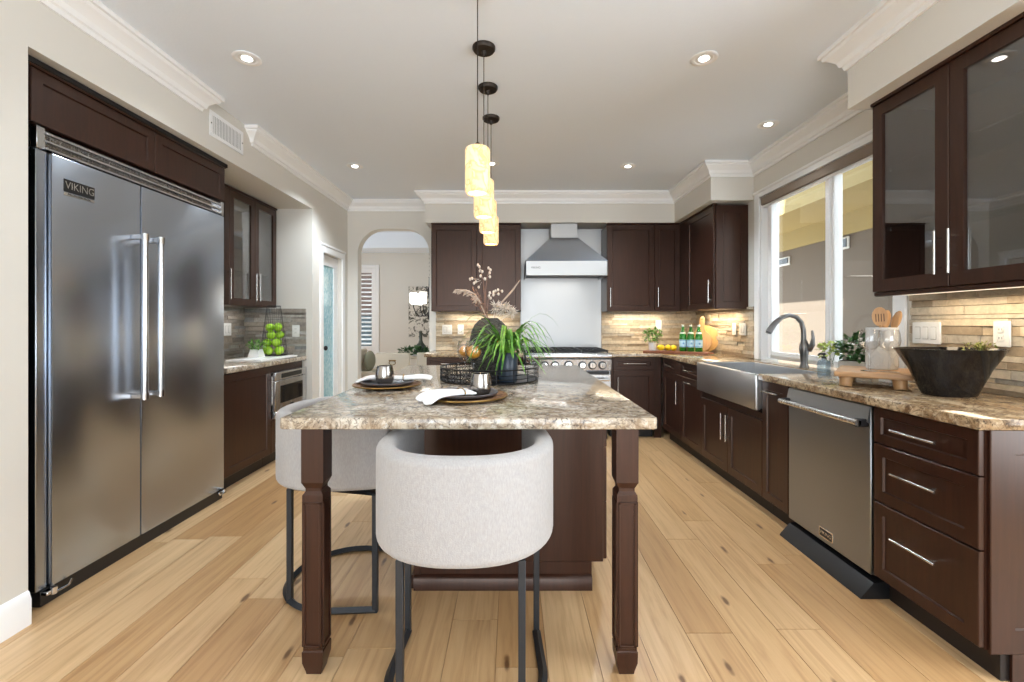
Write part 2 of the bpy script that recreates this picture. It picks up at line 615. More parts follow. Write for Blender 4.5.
        if hole:
            loops.append([(x0 + fw, yf + t, z0 + fw), (x1 - fw, yf + t, z0 + fw), (x1 - fw, yf + t, z1 - fw), (x0 + fw, yf + t, z1 - fw)])
        else:
            f2 = fw + 0.004
            loops.append([(x0 + f2, yf + rec, z0 + f2), (x1 - f2, yf + rec, z0 + f2), (x1 - f2, yf + rec, z1 - f2), (x0 + f2, yf + rec, z1 - f2)])
        V = [[bm.verts.new(p) for p in l] for l in loops]
        for A, B in zip(V, V[1:]):
            for j in range(4):
                bm.faces.new((A[j], A[(j + 1) % 4], B[(j + 1) % 4], B[j]))
        if hole:
            A, B = V[-1], V[0]
            for j in range(4):
                bm.faces.new((A[j], A[(j + 1) % 4], B[(j + 1) % 4], B[j]))
        else:
            bm.faces.new(V[-1])
            bm.faces.new(list(reversed(V[0])))
        return s

    def blade(s, base, ang, length, rise, droop, width, n=7, fold=0.25):
        """a leaf blade arching out from base"""
        bm = s.bm
        b = Vector(base)
        d = Vector((math.cos(ang), math.sin(ang), 0))
        sd = Vector((-d.y, d.x, 0))
        L, C, Rr = [], [], []
        for i in range(n + 1):
            t = i / n
            p = b + d * (length * t) + Vector((0, 0, rise * t - droop * t * t))
            wd = width * (0.55 + 0.9 * t) * (1 - t) ** 0.6 + 0.0003
            L.append(bm.verts.new(p + sd * wd + Vector((0, 0, wd * fold))))
            C.append(bm.verts.new(p))
            Rr.append(bm.verts.new(p - sd * wd + Vector((0, 0, wd * fold))))
        for i in range(n):
            bm.faces.new((L[i], L[i + 1], C[i + 1], C[i]))
            bm.faces.new((C[i], C[i + 1], Rr[i + 1], Rr[i]))
        return s

    def leaf(s, c, d, up, length, width):
        """a small oval leaf"""
        bm = s.bm
        c = Vector(c)
        d = Vector(d).normalized()
        sd = d.cross(Vector(up))
        if sd.length < 1e-4:
            sd = Vector((1, 0, 0))
        sd.normalize()
        nn = sd.cross(d)
        pts = [(0, 0, 0), (0.35, 0.5, 0.12), (0.7, 0.38, 0.1), (1, 0, -0.1), (0.7, -0.38, 0.1), (0.35, -0.5, 0.12)]
        V = [bm.verts.new(c + d * (a * length) + sd * (b_ * width) + nn * (h * length * 0.5)) for a, b_, h in pts]
        bm.faces.new((V[0], V[1], V[2], V[3]))
        bm.faces.new((V[0], V[3], V[4], V[5]))
        return s

    def build(s, name, m, parent=None, angle=40, loc=None, fix=True):
        if fix:
            bmesh.ops.recalc_face_normals(s.bm, faces=s.bm.faces)
        me = bpy.data.meshes.new(name)
        s.bm.to_mesh(me)
        s.bm.free()
        me.materials.append(m)
        me.shade_smooth()
        me.set_sharp_from_angle(angle=R(angle))
        o = bpy.data.objects.new(name, me)
        COL.objects.link(o)
        if parent is not None:
            o.parent = parent
        if loc is not None:
            o.location = loc
        return o


def tag(o, label=None, cat=None, group=None, kind=None):
    if label:
        o['label'] = label
    if cat:
        o['category'] = cat
    if group:
        o['group'] = group
    if kind:
        o['kind'] = kind
    return o


def thing(name, label, cat, loc=(0, 0, 0), rz=0.0, group=None):
    o = bpy.data.objects.new(name, None)
    o.empty_display_size = 0.1
    o.location = loc
    o.rotation_euler = (0, 0, rz)
    COL.objects.link(o)
    return tag(o, label, cat, group)


def struct(name, mb, m, parent=None, angle=40):
    o = mb.build(name, m, parent, angle)
    o['kind'] = 'structure'
    return o


def copy_tree(o, parent=None):
    c = o.copy()
    COL.objects.link(c)
    if parent is not None:
        c.parent = parent
    for ch in list(o.children):
        copy_tree(ch, c)
    return c


def lettering(text, size, m, parent, loc, rot=(R(90), 0, 0), name='lettering', ext=0.0006, sx=1.0):
    cu = bpy.data.curves.new('t', 'FONT')
    cu.body = text
    cu.size = size
    cu.extrude = ext
    cu.align_x = 'CENTER'
    cu.align_y = 'CENTER'
    t = bpy.data.objects.new('t', cu)
    COL.objects.link(t)
    bpy.context.view_layer.update()
    me = bpy.data.meshes.new_from_object(t.evaluated_get(bpy.context.evaluated_depsgraph_get()))
    bpy.data.objects.remove(t)
    me.materials.clear()
    me.materials.append(m)
    o = bpy.data.objects.new(name, me)
    COL.objects.link(o)
    o.parent = parent
    o.location = loc
    o.rotation_euler = rot
    o.scale = (sx, 1, 1)
    return o


def arc(cx, cy, r, a0, a1, n, z=0.0):
    return [(cx + r * math.cos(R(a0 + (a1 - a0) * i / n)), cy + r * math.sin(R(a0 + (a1 - a0) * i / n)), z) for i in range(n + 1)]


# ------------------------------------------------------------------ the room shell
XL, XR, YB, CZ, SZ = -2.01, 2.26, 5.5, 2.74, 2.40
XA = -2.70         # back of the left alcove
YN = -3.5          # wall behind the camera
YE, XE = 1.52, 3.40  # end of the kitchen's right wall; far side of the family room beside the camera


def plank_floor():
    bm = bmesh.new()
    lay = bm.loops.layers.float_color.new('rnd')
    rnd = random.Random(3)
    W = 0.19
    x = -4.62
    g = 0.0012
    while x < 3.6:
        y = -3.7 - rnd.uniform(0, 1.8)
        ymax = 9.8 if x < 2.3 else YE + 0.1
        while y < ymax:
            ln = rnd.choice([1.1, 1.5, 1.9, 2.2]) * rnd.uniform(0.9, 1.1)
            c = (rnd.random(), rnd.random(), rnd.random(), 1)
            a, b_, c0, d = x + g, x + W - g, max(y, -3.7) + g, min(y + ln, ymax) - g
            if d > c0:
                v = [bm.verts.new(p) for p in ((a, c0, 0), (b_, c0, 0), (b_, d, 0), (a, d, 0))]
                lo = [bm.verts.new((q.co.x, q.co.y, -0.004)) for q in v]
                fs = [bm.faces.new(v)]
                for j in range(4):
                    fs.append(bm.faces.new((v[j], lo[j], lo[(j + 1) % 4], v[(j + 1) % 4])))
                for f in fs:
                    for l in f.loops:
                        l[lay] = c
            y += ln
        x += W
    me = bpy.data.meshes.new('floor')
    bm.to_mesh(me)
    bm.free()
    me.materials.append(M['floor'])
    o = bpy.data.objects.new('floor', me)
    COL.objects.link(o)
    o['kind'] = 'structure'


plank_floor()
struct('floor_subbase', MB().box(-4.65, -3.75, -0.12, 2.5, 9.85, -0.004).box(2.5, -3.75, -0.12, XE + 0.2, YE + 0.2, -0.004), mat('dark_joint', lin(150, 112, 76), 0.8))

# left wall with its fridge and cabinet recess, and a shallow door opening further back
mb = MB()
mb.box(-2.95, YN, 0, XL, 1.869, CZ)
mb.box(-2.95, 1.869, SZ, XL, 4.53, CZ)
mb.box(-2.95, 1.869, 0, XA, 4.53, SZ)
mb.box(-2.95, 4.53, 0, XL, 4.76, CZ)
mb.box(-2.95, 4.76, 2.00, XL, 5.30, CZ)
mb.box(-2.95, 5.30, 0, XL, YB + 0.13, CZ)
mb.box(-2.95, 4.76, 0, XL - 0.10, 5.30, 2.00)
struct('wall_left', mb, M['wall'])

# right wall with the window opening
WY0, WY1, WZ0, WZ1 = 2.655, 4.09, 0.92, 2.385
mb = MB()
mb.box(XR, YE, 0, XR + 0.16, WY0, CZ)
mb.box(XR, WY1, 0, XR + 0.16, YB + 0.13, CZ)
mb.box(XR, WY0, 0, XR + 0.16, WY1, WZ0 - 0.04)
mb.box(XR, WY0, WZ1, XR + 0.16, WY1, CZ)
struct('wall_right', mb, M['wall'])

# back wall with the arched opening
AX0, AX1, AZ, AR = -1.885, -1.010, 2.40, 0.30
poly = [(XL, 0), (AX0, 0), (AX0, AZ - AR)]
poly += [(AX0 + AR + AR * math.cos(R(a)), AZ - AR + AR * math.sin(R(a))) for a in range(172, 89, -8)]
poly += [(AX1 - AR + AR * math.cos(R(a)), AZ - AR + AR * math.sin(R(a))) for a in range(90, -1, -8)]
poly += [(AX1, AZ - AR), (AX1, 0), (XR, 0), (XR, CZ), (XL, CZ)]
struct('wall_back', MB().prism(poly, YB, YB + 0.13, 'y'), M['wall'], angle=30)
# wall behind the camera, with the wide patio door opening
mb = MB()
mb.box(-2.95, YN - 0.15, 0, -2.0, YN, CZ)
mb.box(2.1, YN - 0.15, 0, XE, YN, CZ)
mb.box(-2.0, YN - 0.15, 2.4, 2.1, YN, CZ)
struct('wall_front', mb, M['wall'])
mb = MB().box(XE, YN - 0.15, 0, XE + 0.15, -0.9, CZ).box(XE, 1.1, 0, XE + 0.15, YE + 0.15, CZ)
mb.box(XE, -0.9, 0, XE + 0.15, 1.1, 0.4).box(XE, -0.9, 2.3, XE + 0.15, 1.1, CZ)
struct('wall_family_right', mb, M['wall'])
struct('wall_family_far', MB().box(XR + 0.16, YE, 0, XE, YE + 0.15, CZ), M['wall'])
# dining room walls beyond the arch
mb = MB()
mb.box(-4.55, YB + 0.13, 0, -4.40, 7.0, CZ)
mb.box(-4.55, 8.0, 0, -4.40, 9.6, CZ)
mb.box(-4.55, 7.0, 2.2, -4.40, 8.0, CZ)
mb.box(-4.55, 7.0, 0, -4.40, 8.0, 0.9)
struct('wall_dining_left', mb, M['wall'])
struct('wall_dining_right', MB().box(0.8, YB + 0.13, 0, 0.95, 9.6, CZ), M['wall'])
struct('wall_dining_kitchen_side', MB().box(-4.55, YB, 0, -2.95, YB + 0.13, CZ), M['wall'])
SX0, SX1, SZ0, SZ1 = -3.60, -2.90, 0.66, 2.42
mb = MB()
mb.box(-4.55, 9.6, 0, SX0, 9.75, CZ)
mb.box(SX1, 9.6, 0, 0.95, 9.75, CZ)
mb.box(SX0, 9.6, 0, SX1, 9.75, SZ0)
mb.box(SX0, 9.6, SZ1, SX1, 9.75, CZ)
struct('wall_dining_far', mb, M['wall'])

mb = MB()
mb.box(-2.95, YN - 0.15, CZ, 2.42, YB + 0.13, CZ + 0.15)
mb.box(2.42, YN - 0.15, CZ, XE + 0.15, YE + 0.15, CZ + 0.15)
struct('ceiling', mb, M['ceiling'])
mb = MB()   # dining room ceiling with a raised tray
mb.box(-4.55, YB + 0.13, CZ, 0.95, 6.4, CZ + 0.1)
mb.box(-4.55, 8.9, CZ, 0.95, 9.75, CZ + 0.1)
mb.box(-4.55, 6.4, CZ, -3.7, 8.9, CZ + 0.1)
mb.box(0.0, 6.4, CZ, 0.95, 8.9, CZ + 0.1)
mb.box(-3.8, 6.3, CZ + 0.3, 0.1, 9.0, CZ + 0.4)
for a in ((-3.7, 6.35, -3.65, 8.95), (-0.05, 6.35, 0.0, 8.95)):
    mb.box(a[0], a[1], CZ + 0.09, a[2], a[3], CZ + 0.31)
mb.box(-3.7, 6.35, CZ + 0.09, 0.0, 6.4, CZ + 0.31)
mb.box(-3.7, 8.9, CZ + 0.09, 0.0, 8.95, CZ + 0.31)
struct('ceiling_dining', mb, M['ceiling'])

# soffits over the wall cabinets: back run, right corner, right front run
SYB, SXR, SYR0, SXN, SYN = 5.15, 1.86, 4.207, 1.81, 2.426
mb = MB()
mb.prism([(-0.995, YB), (-0.995, SYB), (SXR, SYB), (SXR, SYR0), (XR, SYR0), (XR, YB)], SZ, CZ, 'z')
mb.box(SXN, YE, SZ, XR, SYN, CZ)
struct('trim_4', mb, M['wall'])

# crown moulding
crown = [(0, 2.615), (0.012, 2.615), (0.016, 2.635), (0.028, 2.640), (0.036, 2.665), (0.062, 2.690), (0.080, 2.700), (0.086, 2.715), (0.098, 2.718), (0.10, 2.7395), (0, 2.7395)]
mb = MB()
mb.sweep(crown, [(XL - 0.15, 2.895), (XL, 2.895), (XL, YN)], 1)
mb.sweep(crown, [(SXN, YE), (SXN, SYN), (XR, SYN), (XR, SYR0), (SXR, SYR0), (SXR, SYB), (-0.995, SYB), (-0.995, YB), (XL, YB), (XL, 3.48), (XL - 0.15, 3.48)], 1)
struct('trim_3', mb, M['trim'], angle=25)
# baseboard
bb = [(0, 0), (0.015, 0), (0.015, 0.105), (0.010, 0.12), (0.006, 0.135), (0, 0.14)]
mb = MB()
mb.sweep(bb, [(XL, 1.869), (XL, YN)], 1)
mb.sweep(bb, [(XL, 4.69), (XL, 4.53)], 1)
struct('baseboard_left', mb, M['trim'])

# ------------------------------------------------------------------ kitchen window
mb = MB()
for a in ((WY0 - 0.087, WZ0, WY0, WZ1 + 0.06), (WY1, WZ0, WY1 + 0.08, WZ1 + 0.06), (WY0, WZ1, WY1, WZ1 + 0.06)):
    mb.box(XR - 0.018, a[0], a[1], XR, a[2], a[3], 0.004)
mb.box(XR - 0.028, WY0 - 0.10, WZ1 + 0.045, XR, WY1 + 0.093, WZ1 + 0.068, 0.004)
# jamb lining
mb.box(XR, WY0 - 0.002, WZ0, XR + 0.16, WY0 + 0.014, WZ1)
mb.box(XR, WY1 - 0.014, WZ0, XR + 0.16, WY1 + 0.002, WZ1)
mb.box(XR, WY0, WZ1 - 0.014, XR + 0.16, WY1, WZ1 + 0.002)
win = struct('window_1', mb, M['trim'])
mb = MB()
fx0, fx1 = XR + 0.055, XR + 0.12
mb.box(fx0, WY0 + 0.014, WZ0 + 0.012, fx1, WY0 + 0.064, WZ1 - 0.014, 0.004)
mb.box(fx0, WY1 - 0.064, WZ0 + 0.012, fx1, WY1 - 0.014, WZ1 - 0.014, 0.004)
mb.box(fx0, WY0 + 0.064, WZ0 + 0.012, fx1, WY1 - 0.064, WZ0 + 0.055, 0.004)
mb.box(fx0, WY0 + 0.064, WZ1 - 0.06, fx1, WY1 - 0.064, WZ1 - 0.014, 0.004)
mb.box(fx0, 3.235, WZ0 + 0.055, fx1, 3.315, WZ1 - 0.06, 0.004)
# sliding sash in the far half
mb.box(fx0 - 0.02, 3.255, WZ0 + 0.04, fx0 + 0.012, 3.30, WZ1 - 0.05, 0.004)
mb.box(fx0 - 0.02, WY1 - 0.105, WZ0 + 0.04, fx0 + 0.012, WY1 - 0.064, WZ1 - 0.05, 0.004)
mb.box(fx0 - 0.02, 3.30, WZ0 + 0.04, fx0 + 0.012, WY1 - 0.105, WZ0 + 0.08, 0.004)
struct('window_frame', mb, M['trim'], win)
struct('window_pane', MB().box(fx0 + 0.03, WY0 + 0.06, WZ0 + 0.05, fx0 + 0.034, WY1 - 0.06, WZ1 - 0.05), M['glass'], win)
mb = MB()
mb.box(XR - 0.012, WY0 + 0.02, WZ1 - 0.075, XR + 0.04, WY1 - 0.02, WZ1 - 0.004, 0.006)
t = thing('roller_blind', 'taupe roller blind rolled up under the head of the kitchen window', 'blind', (0, 0, 0))
mb.build('cassette', M['blind'], t)
MB().box(XR + 0.005, WY0 + 0.025, WZ1 - 0.095, XR + 0.03, WY1 - 0.025, WZ1 - 0.075, 0.003).build('bottom_rail', M['trim'], t)

# ------------------------------------------------------------------ outside the kitchen window
struct('ground_outside', MB().box(2.42, YE + 0.15, -0.2, 9, 22, -0.15), M['ground'])
nb = struct('exterior_neighbour_wall', MB().box(5.2, 1.7, -0.15, 5.5, 24, 2.62), M['stucco'])
mb = MB()
mb.box(5.16, 1.5, 2.62, 5.5, 24, 2.95)
mb.box(4.2, 1.5, 2.95, 5.5, 24, 3.0)
mb.box(4.16, 1.5, 2.92, 4.22, 24, 3.35)
struct('exterior_eave', mb, M['eave'])
struct('exterior_roof', MB().prism([(4.1, 3.35), (9, 5.6), (9, 5.4), (4.22, 3.30)], 1.5, 24, 'y'), mat('roof_tile', lin(150, 110, 90), 0.9))
for i, (y, z, h, ww) in enumerate(((6.92, 2.40, 0.19, 0.30), (8.40, 2.34, 0.16, 0.5))):
    f = struct('exterior_window', MB().box(5.17, y, z, 5.2, y + ww, z + h, 0.01), M['trim'])
    struct('exterior_window_pane', MB().box(5.155, y + 0.03, z + 0.03, 5.168, y + ww - 0.03, z + h - 0.03), M['blackgls'], f)
# unseen block added over the house to shade part of the neighbour's wall
struct('exterior_shade_block', MB().box(-5, -4, CZ + 0.55, 2.42, 6.5, 5.9), M['stucco'])

# ------------------------------------------------------------------ pantry door in the left wall
mb = MB()
for a in ((4.69, 0, 4.76, 2.07), (5.30, 0, 5.37, 2.07), (4.76, 2.0, 5.30, 2.07)):
    mb.box(XL, a[0], a[1], XL + 0.02, a[2], a[3], 0.004)
mb.box(XL, 4.68, 2.07, XL + 0.03, 5.38, 2.095, 0.004)
struct('trim_1', mb, M['trim'])
d = struct('door_1', MB().box(0, 0, 0, 0.04, 0.02, 0.02), M['trim'])
bpy.data.objects.remove(d)
mb = MB()
mb.shaker(4.765, 0.01, 5.295, 1.995, 0, 0.04, 0.11, 0.012, hole=True)
d = struct('door_1', mb, M['trim'])
d.rotation_euler = (0, 0, R(90))
d.location = (XL - 0.04, 0, 0)
g = struct('door_pane', MB().box(4.875, 0.014, 0.12, 5.185, 0.026, 1.885), M['tealglass'], d)
mb = MB()
mb.cyl((4.82, 0, 0.98), (4.82, -0.05, 0.98), 0.01)
mb.sphere((4.82, -0.055, 0.98), (0.026, 0.02, 0.026))
struct('door_handle', mb, M['iron'], d)

# ------------------------------------------------------------------ ledger stone splashbacks


def ledger(name, w_, h_, m, loc, rz, seed, holes=()):
    """a w x h panel of stacked stone strips in the local xz plane facing -y"""
    rnd = random.Random(seed)
    bm = bmesh.new()
    lay = bm.loops.layers.float_color.new('rnd')
    z = 0.0
    while z < h_ - 0.004:
        hh = rnd.choice([0.022, 0.028, 0.035, 0.045])
        if z + hh > h_ - 0.02:
            hh = h_ - z
        x = -rnd.uniform(0, 0.2)
        while x < w_:
            ln = rnd.uniform(0.14, 0.42)
            a, b_ = max(x, 0), min(x + ln, w_)
            if b_ - a > 0.004:
                dp = 0.006 + rnd.uniform(0, 0.014)
                e = 0.0015
                c = (rnd.random(), 0, 0, 1)
                f = [bm.verts.new(p) for p in ((a + e, -dp, z + e), (b_ - e, -dp, z + e), (b_ - e, -dp, z + hh - e), (a + e, -dp, z + hh - e))]
                k = [bm.verts.new(p) for p in ((a, 0, z), (b_, 0, z), (b_, 0, z + hh), (a, 0, z + hh))]
                fs = [bm.faces.new(f)]
                for j in range(4):
                    fs.append(bm.faces.new((f[j], k[j], k[(j + 1) % 4], f[(j + 1) % 4])))
                fs.append(bm.faces.new(list(reversed(k))))
                for q in fs:
                    for l in q.loops:
                        l[lay] = c
            x += ln
        z += hh
    bmesh.ops.recalc_face_normals(bm, faces=bm.faces)
    me = bpy.data.meshes.new(name)
    bm.to_mesh(me)
    bm.free()
    me.materials.append(m)
    o = bpy.data.objects.new(name, me)
    COL.objects.link(o)
    o.location = loc
    o.rotation_euler = (0, 0, rz)
    o['kind'] = 'structure'
    return o


UZ = 1.385     # underside of the wall cabinets
ledger('wall_splashback_back_left', 1.03, UZ - 0.92 + 0.02, M['stone'], (-0.93, YB, 0.92), 0, 11)
ledger('wall_splashback_back_right', XR - 1.09, UZ - 0.92 + 0.02, M['stone'], (1.09, YB, 0.92), 0, 12)
ledger('wall_splashback_right_far', YB - 4.19, UZ - 0.92 + 0.02, M['stone'], (XR, YB, 0.92), R(-90), 13)
ledger('wall_splashback_right_near', 2.54 - 0.9, 0.52, M['stone'], (XR, 2.54, 0.92), R(-90), 14)
ledger('wall_splashback_left', 4.53 - 3.24, UZ - 0.92 + 0.02, M['stoneg'], (XA, 3.24, 0.92), R(90), 15)
ledger('wall_splashback_left_end', XL - 0.06 - XA, UZ - 0.92 + 0.01, M['stoneg'], (XA, 4.53, 0.92), 0, 16)

# ------------------------------------------------------------------ cabinets


def pull(parent, p0, p1, off=0.034, r=0.0055, inset=0.03, name='handle'):
    """bar pull between p0 and p1 on the front plane (local), standing off to -y"""
    a, b_ = Vector(p0), Vector(p1)
    d = (b_ - a).normalized()
    o = Vector((0, -off, 0))
    mb = MB()
    mb.cyl(a + o, b_ + o, r, seg=12)
    for q in (a + d * inset, b_ - d * inset):
        mb.cyl(q + Vector((0, 0.001, 0)), q + o, r * 0.75, seg=8)
    return mb.build(name, M['nickel'], parent)


DT = 0.02   # door thickness
G = 0.0018  # half gap


def front(parent, name, x0, z0, x1, z1, handle=None, fw=0.058, glass=False):
    mb = MB().shaker(x0 + G, z0 + G, x1 - G, z1 - G, -DT, DT - 0.001, fw, 0.009, hole=glass)
    d = mb.build(name, M['wood'], parent)
    if glass:
        MB().box(x0 + fw - 0.004, -DT + 0.008, z0 + fw - 0.004, x1 - fw + 0.004, -DT + 0.012, z1 - fw + 0.004).build('glass_pane', M['cabglass'], d)
    if handle:
        k, L_ = handle[0], handle[-1]
        if k == 'h':        # horizontal, centred at given height
            xc = (x0 + x1) / 2
            pull(d, (xc - L_ / 2, -DT, handle[1]), (xc + L_ / 2, -DT, handle[1]))
        else:               # vertical at x, from z
            pull(d, (handle[1], -DT, handle[2]), (handle[1], -DT, handle[2] + L_))
    return d


def base_cab(name, label, loc, rz, w_, depth=0.60, group=None):
    t = thing(name, label, 'cabinet', loc, rz, group)
    mb = MB()
    mb.box(0.001, 0, 0.11, w_ - 0.001, depth, 0.879)
    mb.build('carcass', M['wood'], t)
    MB().box(0.001, 0.055, 0.0, w_ - 0.001, depth, 0.1095).build('toe_kick', M['toe'], t)
    return t


def wall_cab(name, label, loc, rz, w_, z0, z1, depth=0.31, open_=False, shelves=(), top=True):
    t = thing(name, label, 'cabinet', loc, rz)
    mb = MB()
    if open_:
        k = 0.018
        mb.box(0, 0, z0, k, depth, z1)
        mb.box(w_ - k, 0, z0, w_, depth, z1)
        mb.box(k, 0, z0, w_ - k, depth, z0 + k)
        mb.box(k, 0, z1 - k, w_ - k, depth, z1)
        mb.build('carcass', M['wood'], t)
        MB().box(k, depth - 0.012, z0 + k, w_ - k, depth - 0.001, z1 - k).build('back_panel', M['woodin'], t)
        for s_ in shelves:
            MB().box(k, 0.03, s_, w_ - k, depth - 0.012, s_ + 0.008).build('shelf', M['cabglass'], t)
            for xx in (k, w_ - k - 0.012):
                for yy in (0.05, depth - 0.06):
                    MB().box(xx, yy, s_ - 0.012, xx + 0.012, yy + 0.012, s_ - 0.001, 0.002).build('shelf_pin', M['nickel'], t)
    else:
        mb.box(0.0005, 0, z0, w_ - 0.0005, depth, z1)
        mb.build('carcass', M['wood'], t)
    if top:
        MB().box(0.0, -DT - 0.012, z1, w_, 0.02, z1 + 0.018, 0.004).build('top_moulding', M['wood'], t)
    return t


XF = 1.65    # carcass front, right run (door faces at 1.63)
YF = 4.905   # carcass front, back run
RR, RL = R(-90), R(90)
DH = 0.135   # top drawer height
# right run, from the corner toward the camera
c = base_cab('base_cabinet', 'dark base cabinet with drawer over door in the corner right of the range, upright handle', (XF, 4.86, 0), RR, 0.52, 0.585)
front(c, 'drawer', 0, 0.875 - DH, 0.52, 0.875, ('h', 0.81, 0.15), 0.04)
front(c, 'door', 0, 0.115, 0.52, 0.74, ('v', 0.47, 0.46, 0.22))
c = base_cab('base_cabinet', 'dark base cabinet between corner unit and sink, handles level on drawer and pull-out', (XF, 4.34, 0), RR, 0.46, 0.585)
front(c, 'drawer', 0, 0.875 - DH, 0.46, 0.875, ('h', 0.81, 0.16), 0.04)
front(c, 'door', 0, 0.115, 0.46, 0.74, ('h', 0.70, 0.16))
c = base_cab('sink_base_cabinet', 'dark two-door base cabinet directly beneath the steel apron sink', (XF, 3.88, 0), RR, 0.946, 0.585)
bpy.data.objects.remove([q for q in c.children if q.name.startswith('carcass')][0])
mb = MB()
mb.box(0.001, 0, 0.11, 0.945, 0.585, 0.655)
mb.box(0.001, 0, 0.655, 0.017, 0.585, 0.879)
mb.box(0.929, 0, 0.655, 0.945, 0.585, 0.879)
mb.build('carcass', M['wood'], c)
front(c, 'door', 0, 0.115, 0.473, 0.615, ('v', 0.435, 0.36, 0.2))
front(c, 'door', 0.473, 0.115, 0.946, 0.615, ('v', 0.511, 0.36, 0.2))
c = base_cab('base_cabinet', 'narrow dark pull-out base cabinet between the sink and the dishwasher', (XF, 2.934, 0), RR, 0.276, 0.585)
front(c, 'door', 0, 0.115, 0.276, 0.875, ('h', 0.815, 0.16), 0.05)
c = base_cab('drawer_cabinet', 'dark three-drawer base cabinet at the near end of the right counter', (XF, 2.032, 0), RR, 0.462, 0.585)
front(c, 'drawer', 0, 0.715, 0.462, 0.875, ('h', 0.795, 0.20), 0.04)
front(c, 'drawer', 0, 0.455, 0.462, 0.712, ('h', 0.61, 0.20), 0.05)
front(c, 'drawer', 0, 0.115, 0.462, 0.452, ('h', 0.335, 0.20), 0.05)
# finished end panel facing the camera
mb = MB()
mb.shaker(0.008, 0.10, 0.585, 0.879, -0.012, 0.011, 0.085, 0.006)
mb.box(0.085, -0.01, 0, 0.585, -0.001, 0.10)
e = mb.build('end_panel', M['wood'], c)
e.location = (0.462, 0, 0)
e.rotation_euler = (0, 0, R(90))

# back run right of the range
c = base_cab('base_cabinet', 'dark base cabinet with drawer over door right beside the range', (1.078, YF, 0), 0, 0.47, 0.58)
front(c, 'drawer', 0.02, 0.875 - DH, 0.47, 0.875, ('h', 0.81, 0.24), 0.04)
front(c, 'door', 0.02, 0.115, 0.47, 0.735, ('v', 0.065, 0.46, 0.2))
mb = MB()
mb.box(0.47, 0.0, 0.0, 0.548, 0.02, 0.879)
mb.build('corner_filler', M['wood'], c)
# back run left of the range
c = base_cab('base_cabinet', 'dark base cabinet left of the range, behind the island', (-0.93, YF, 0), 0, 1.055, 0.58)
front(c, 'door', 0, 0.115, 0.527, 0.735, ('v', 0.49, 0.46, 0.2))
front(c, 'door', 0.527, 0.115, 1.055, 0.735, ('v', 0.565, 0.46, 0.2))
front(c, 'drawer', 0, 0.74, 0.527, 0.875, ('h', 0.81, 0.2), 0.04)
front(c, 'drawer', 0.527, 0.74, 1.055, 0.875, ('h', 0.81, 0.2), 0.04)

# wall cabinets, back wall
UY = 5.19
c = wall_cab('wall_cabinet', 'dark two-door wall cabinet left of the range hood, beside the arch', (-0.93, UY, 0), 0, 1.033, UZ, 2.38)
front(c, 'door', 0, UZ, 0.525, 2.38, None)
front(c, 'door', 0.525, UZ, 1.033, 2.38, None)
c = wall_cab('wall_cabinet', 'dark two-door wall cabinet right of the range hood', (1.091, UY, 0), 0, 0.84, UZ, 2.38)
front(c, 'door', 0, UZ, 0.545, 2.38, ('v', 0.035, UZ + 0.05, 0.22))
front(c, 'door', 0.545, UZ, 0.84, 2.38, ('v', 0.58, UZ + 0.05, 0.22))
# wall cabinets, right wall (far), single door with filler
c = wall_cab('wall_cabinet', 'dark wall cabinet in the far right corner beside the window, glossy end panel', (1.95, 5.175, 0), RR, 0.863, UZ, 2.38, 0.309)
MB().box(0.0, -DT, UZ, 0.21, 0.0, 2.38).build('corner_filler', M['wood'], c)
front(c, 'door', 0.21, UZ, 0.863, 2.38, ('v', 0.825, UZ + 0.06, 0.22))
mb = MB().shaker(0.0, UZ, 0.309, 2.38, -0.012, 0.011, 0.07, 0.006)
e = mb.build('end_panel', M['wood'], c)
e.location = (0.863, 0, 0)
e.rotation_euler = (0, 0, R(90))
# near right glass-door wall cabinet
NZ0, NZ1 = 1.41, 2.385
c = wall_cab('glass_door_cabinet', 'dark wall cabinet with two glass doors over the near right counter', (1.92, 2.375, 0), RR, 0.834, NZ0, NZ1, 0.339, True, (1.74, 2.05))
front(c, 'door', 0, NZ0, 0.417, NZ1, ('v', 0.385, NZ0 + 0.055, 0.19), 0.062, True)
front(c, 'door', 0.417, NZ0, 0.834, NZ1, ('v', 0.449, NZ0 + 0.055, 0.19), 0.062, True)
MB().box(0.0, -0.01, NZ0 - 0.022, 0.834, 0.012, NZ0, 0.003).build('light_rail', M['wood'], c)
mb = MB()
mb.box(0.06, 0.06, NZ0 - 0.016, 0.80, 0.11, NZ0 - 0.0005, 0.003)
e = mb.build('light_bar', M['nickel'], c)
MB().box(0.08, 0.068, NZ0 - 0.019, 0.78, 0.102, NZ0 - 0.0165).build('light_diffuser', M['strip'], e)

# fridge-top cabinet and left alcove cabinets
c = wall_cab('fridge_top_cabinet', 'dark two-door cabinet above the steel refrigerator', (-2.10, 1.925, 0), RL, 1.335, 2.125, 2.365, 0.59)
front(c, 'door', 0.02, 2.125, 0.70, 2.365, None, 0.05)
front(c, 'door', 0.70, 2.125, 1.335, 2.365, None, 0.05)
c = wall_cab('glass_door_cabinet', 'dark wall cabinet with glass doors beyond the refrigerator', (-2.37, 3.366, 0), RL, 1.124, 1.40, 2.37, 0.328, True, (1.70, 2.02))
for i in range(3):
    hx = (0.375 * i + 0.03) if i != 1 else (0.75 - 0.03)
    if i == 0:
        hx = 0.345
    front(c, 'door', 0.375 * i, 1.40, 0.375 * (i + 1) if i < 2 else 1.124, 2.37, ('v', hx, 1.45, 0.25), 0.06, True)
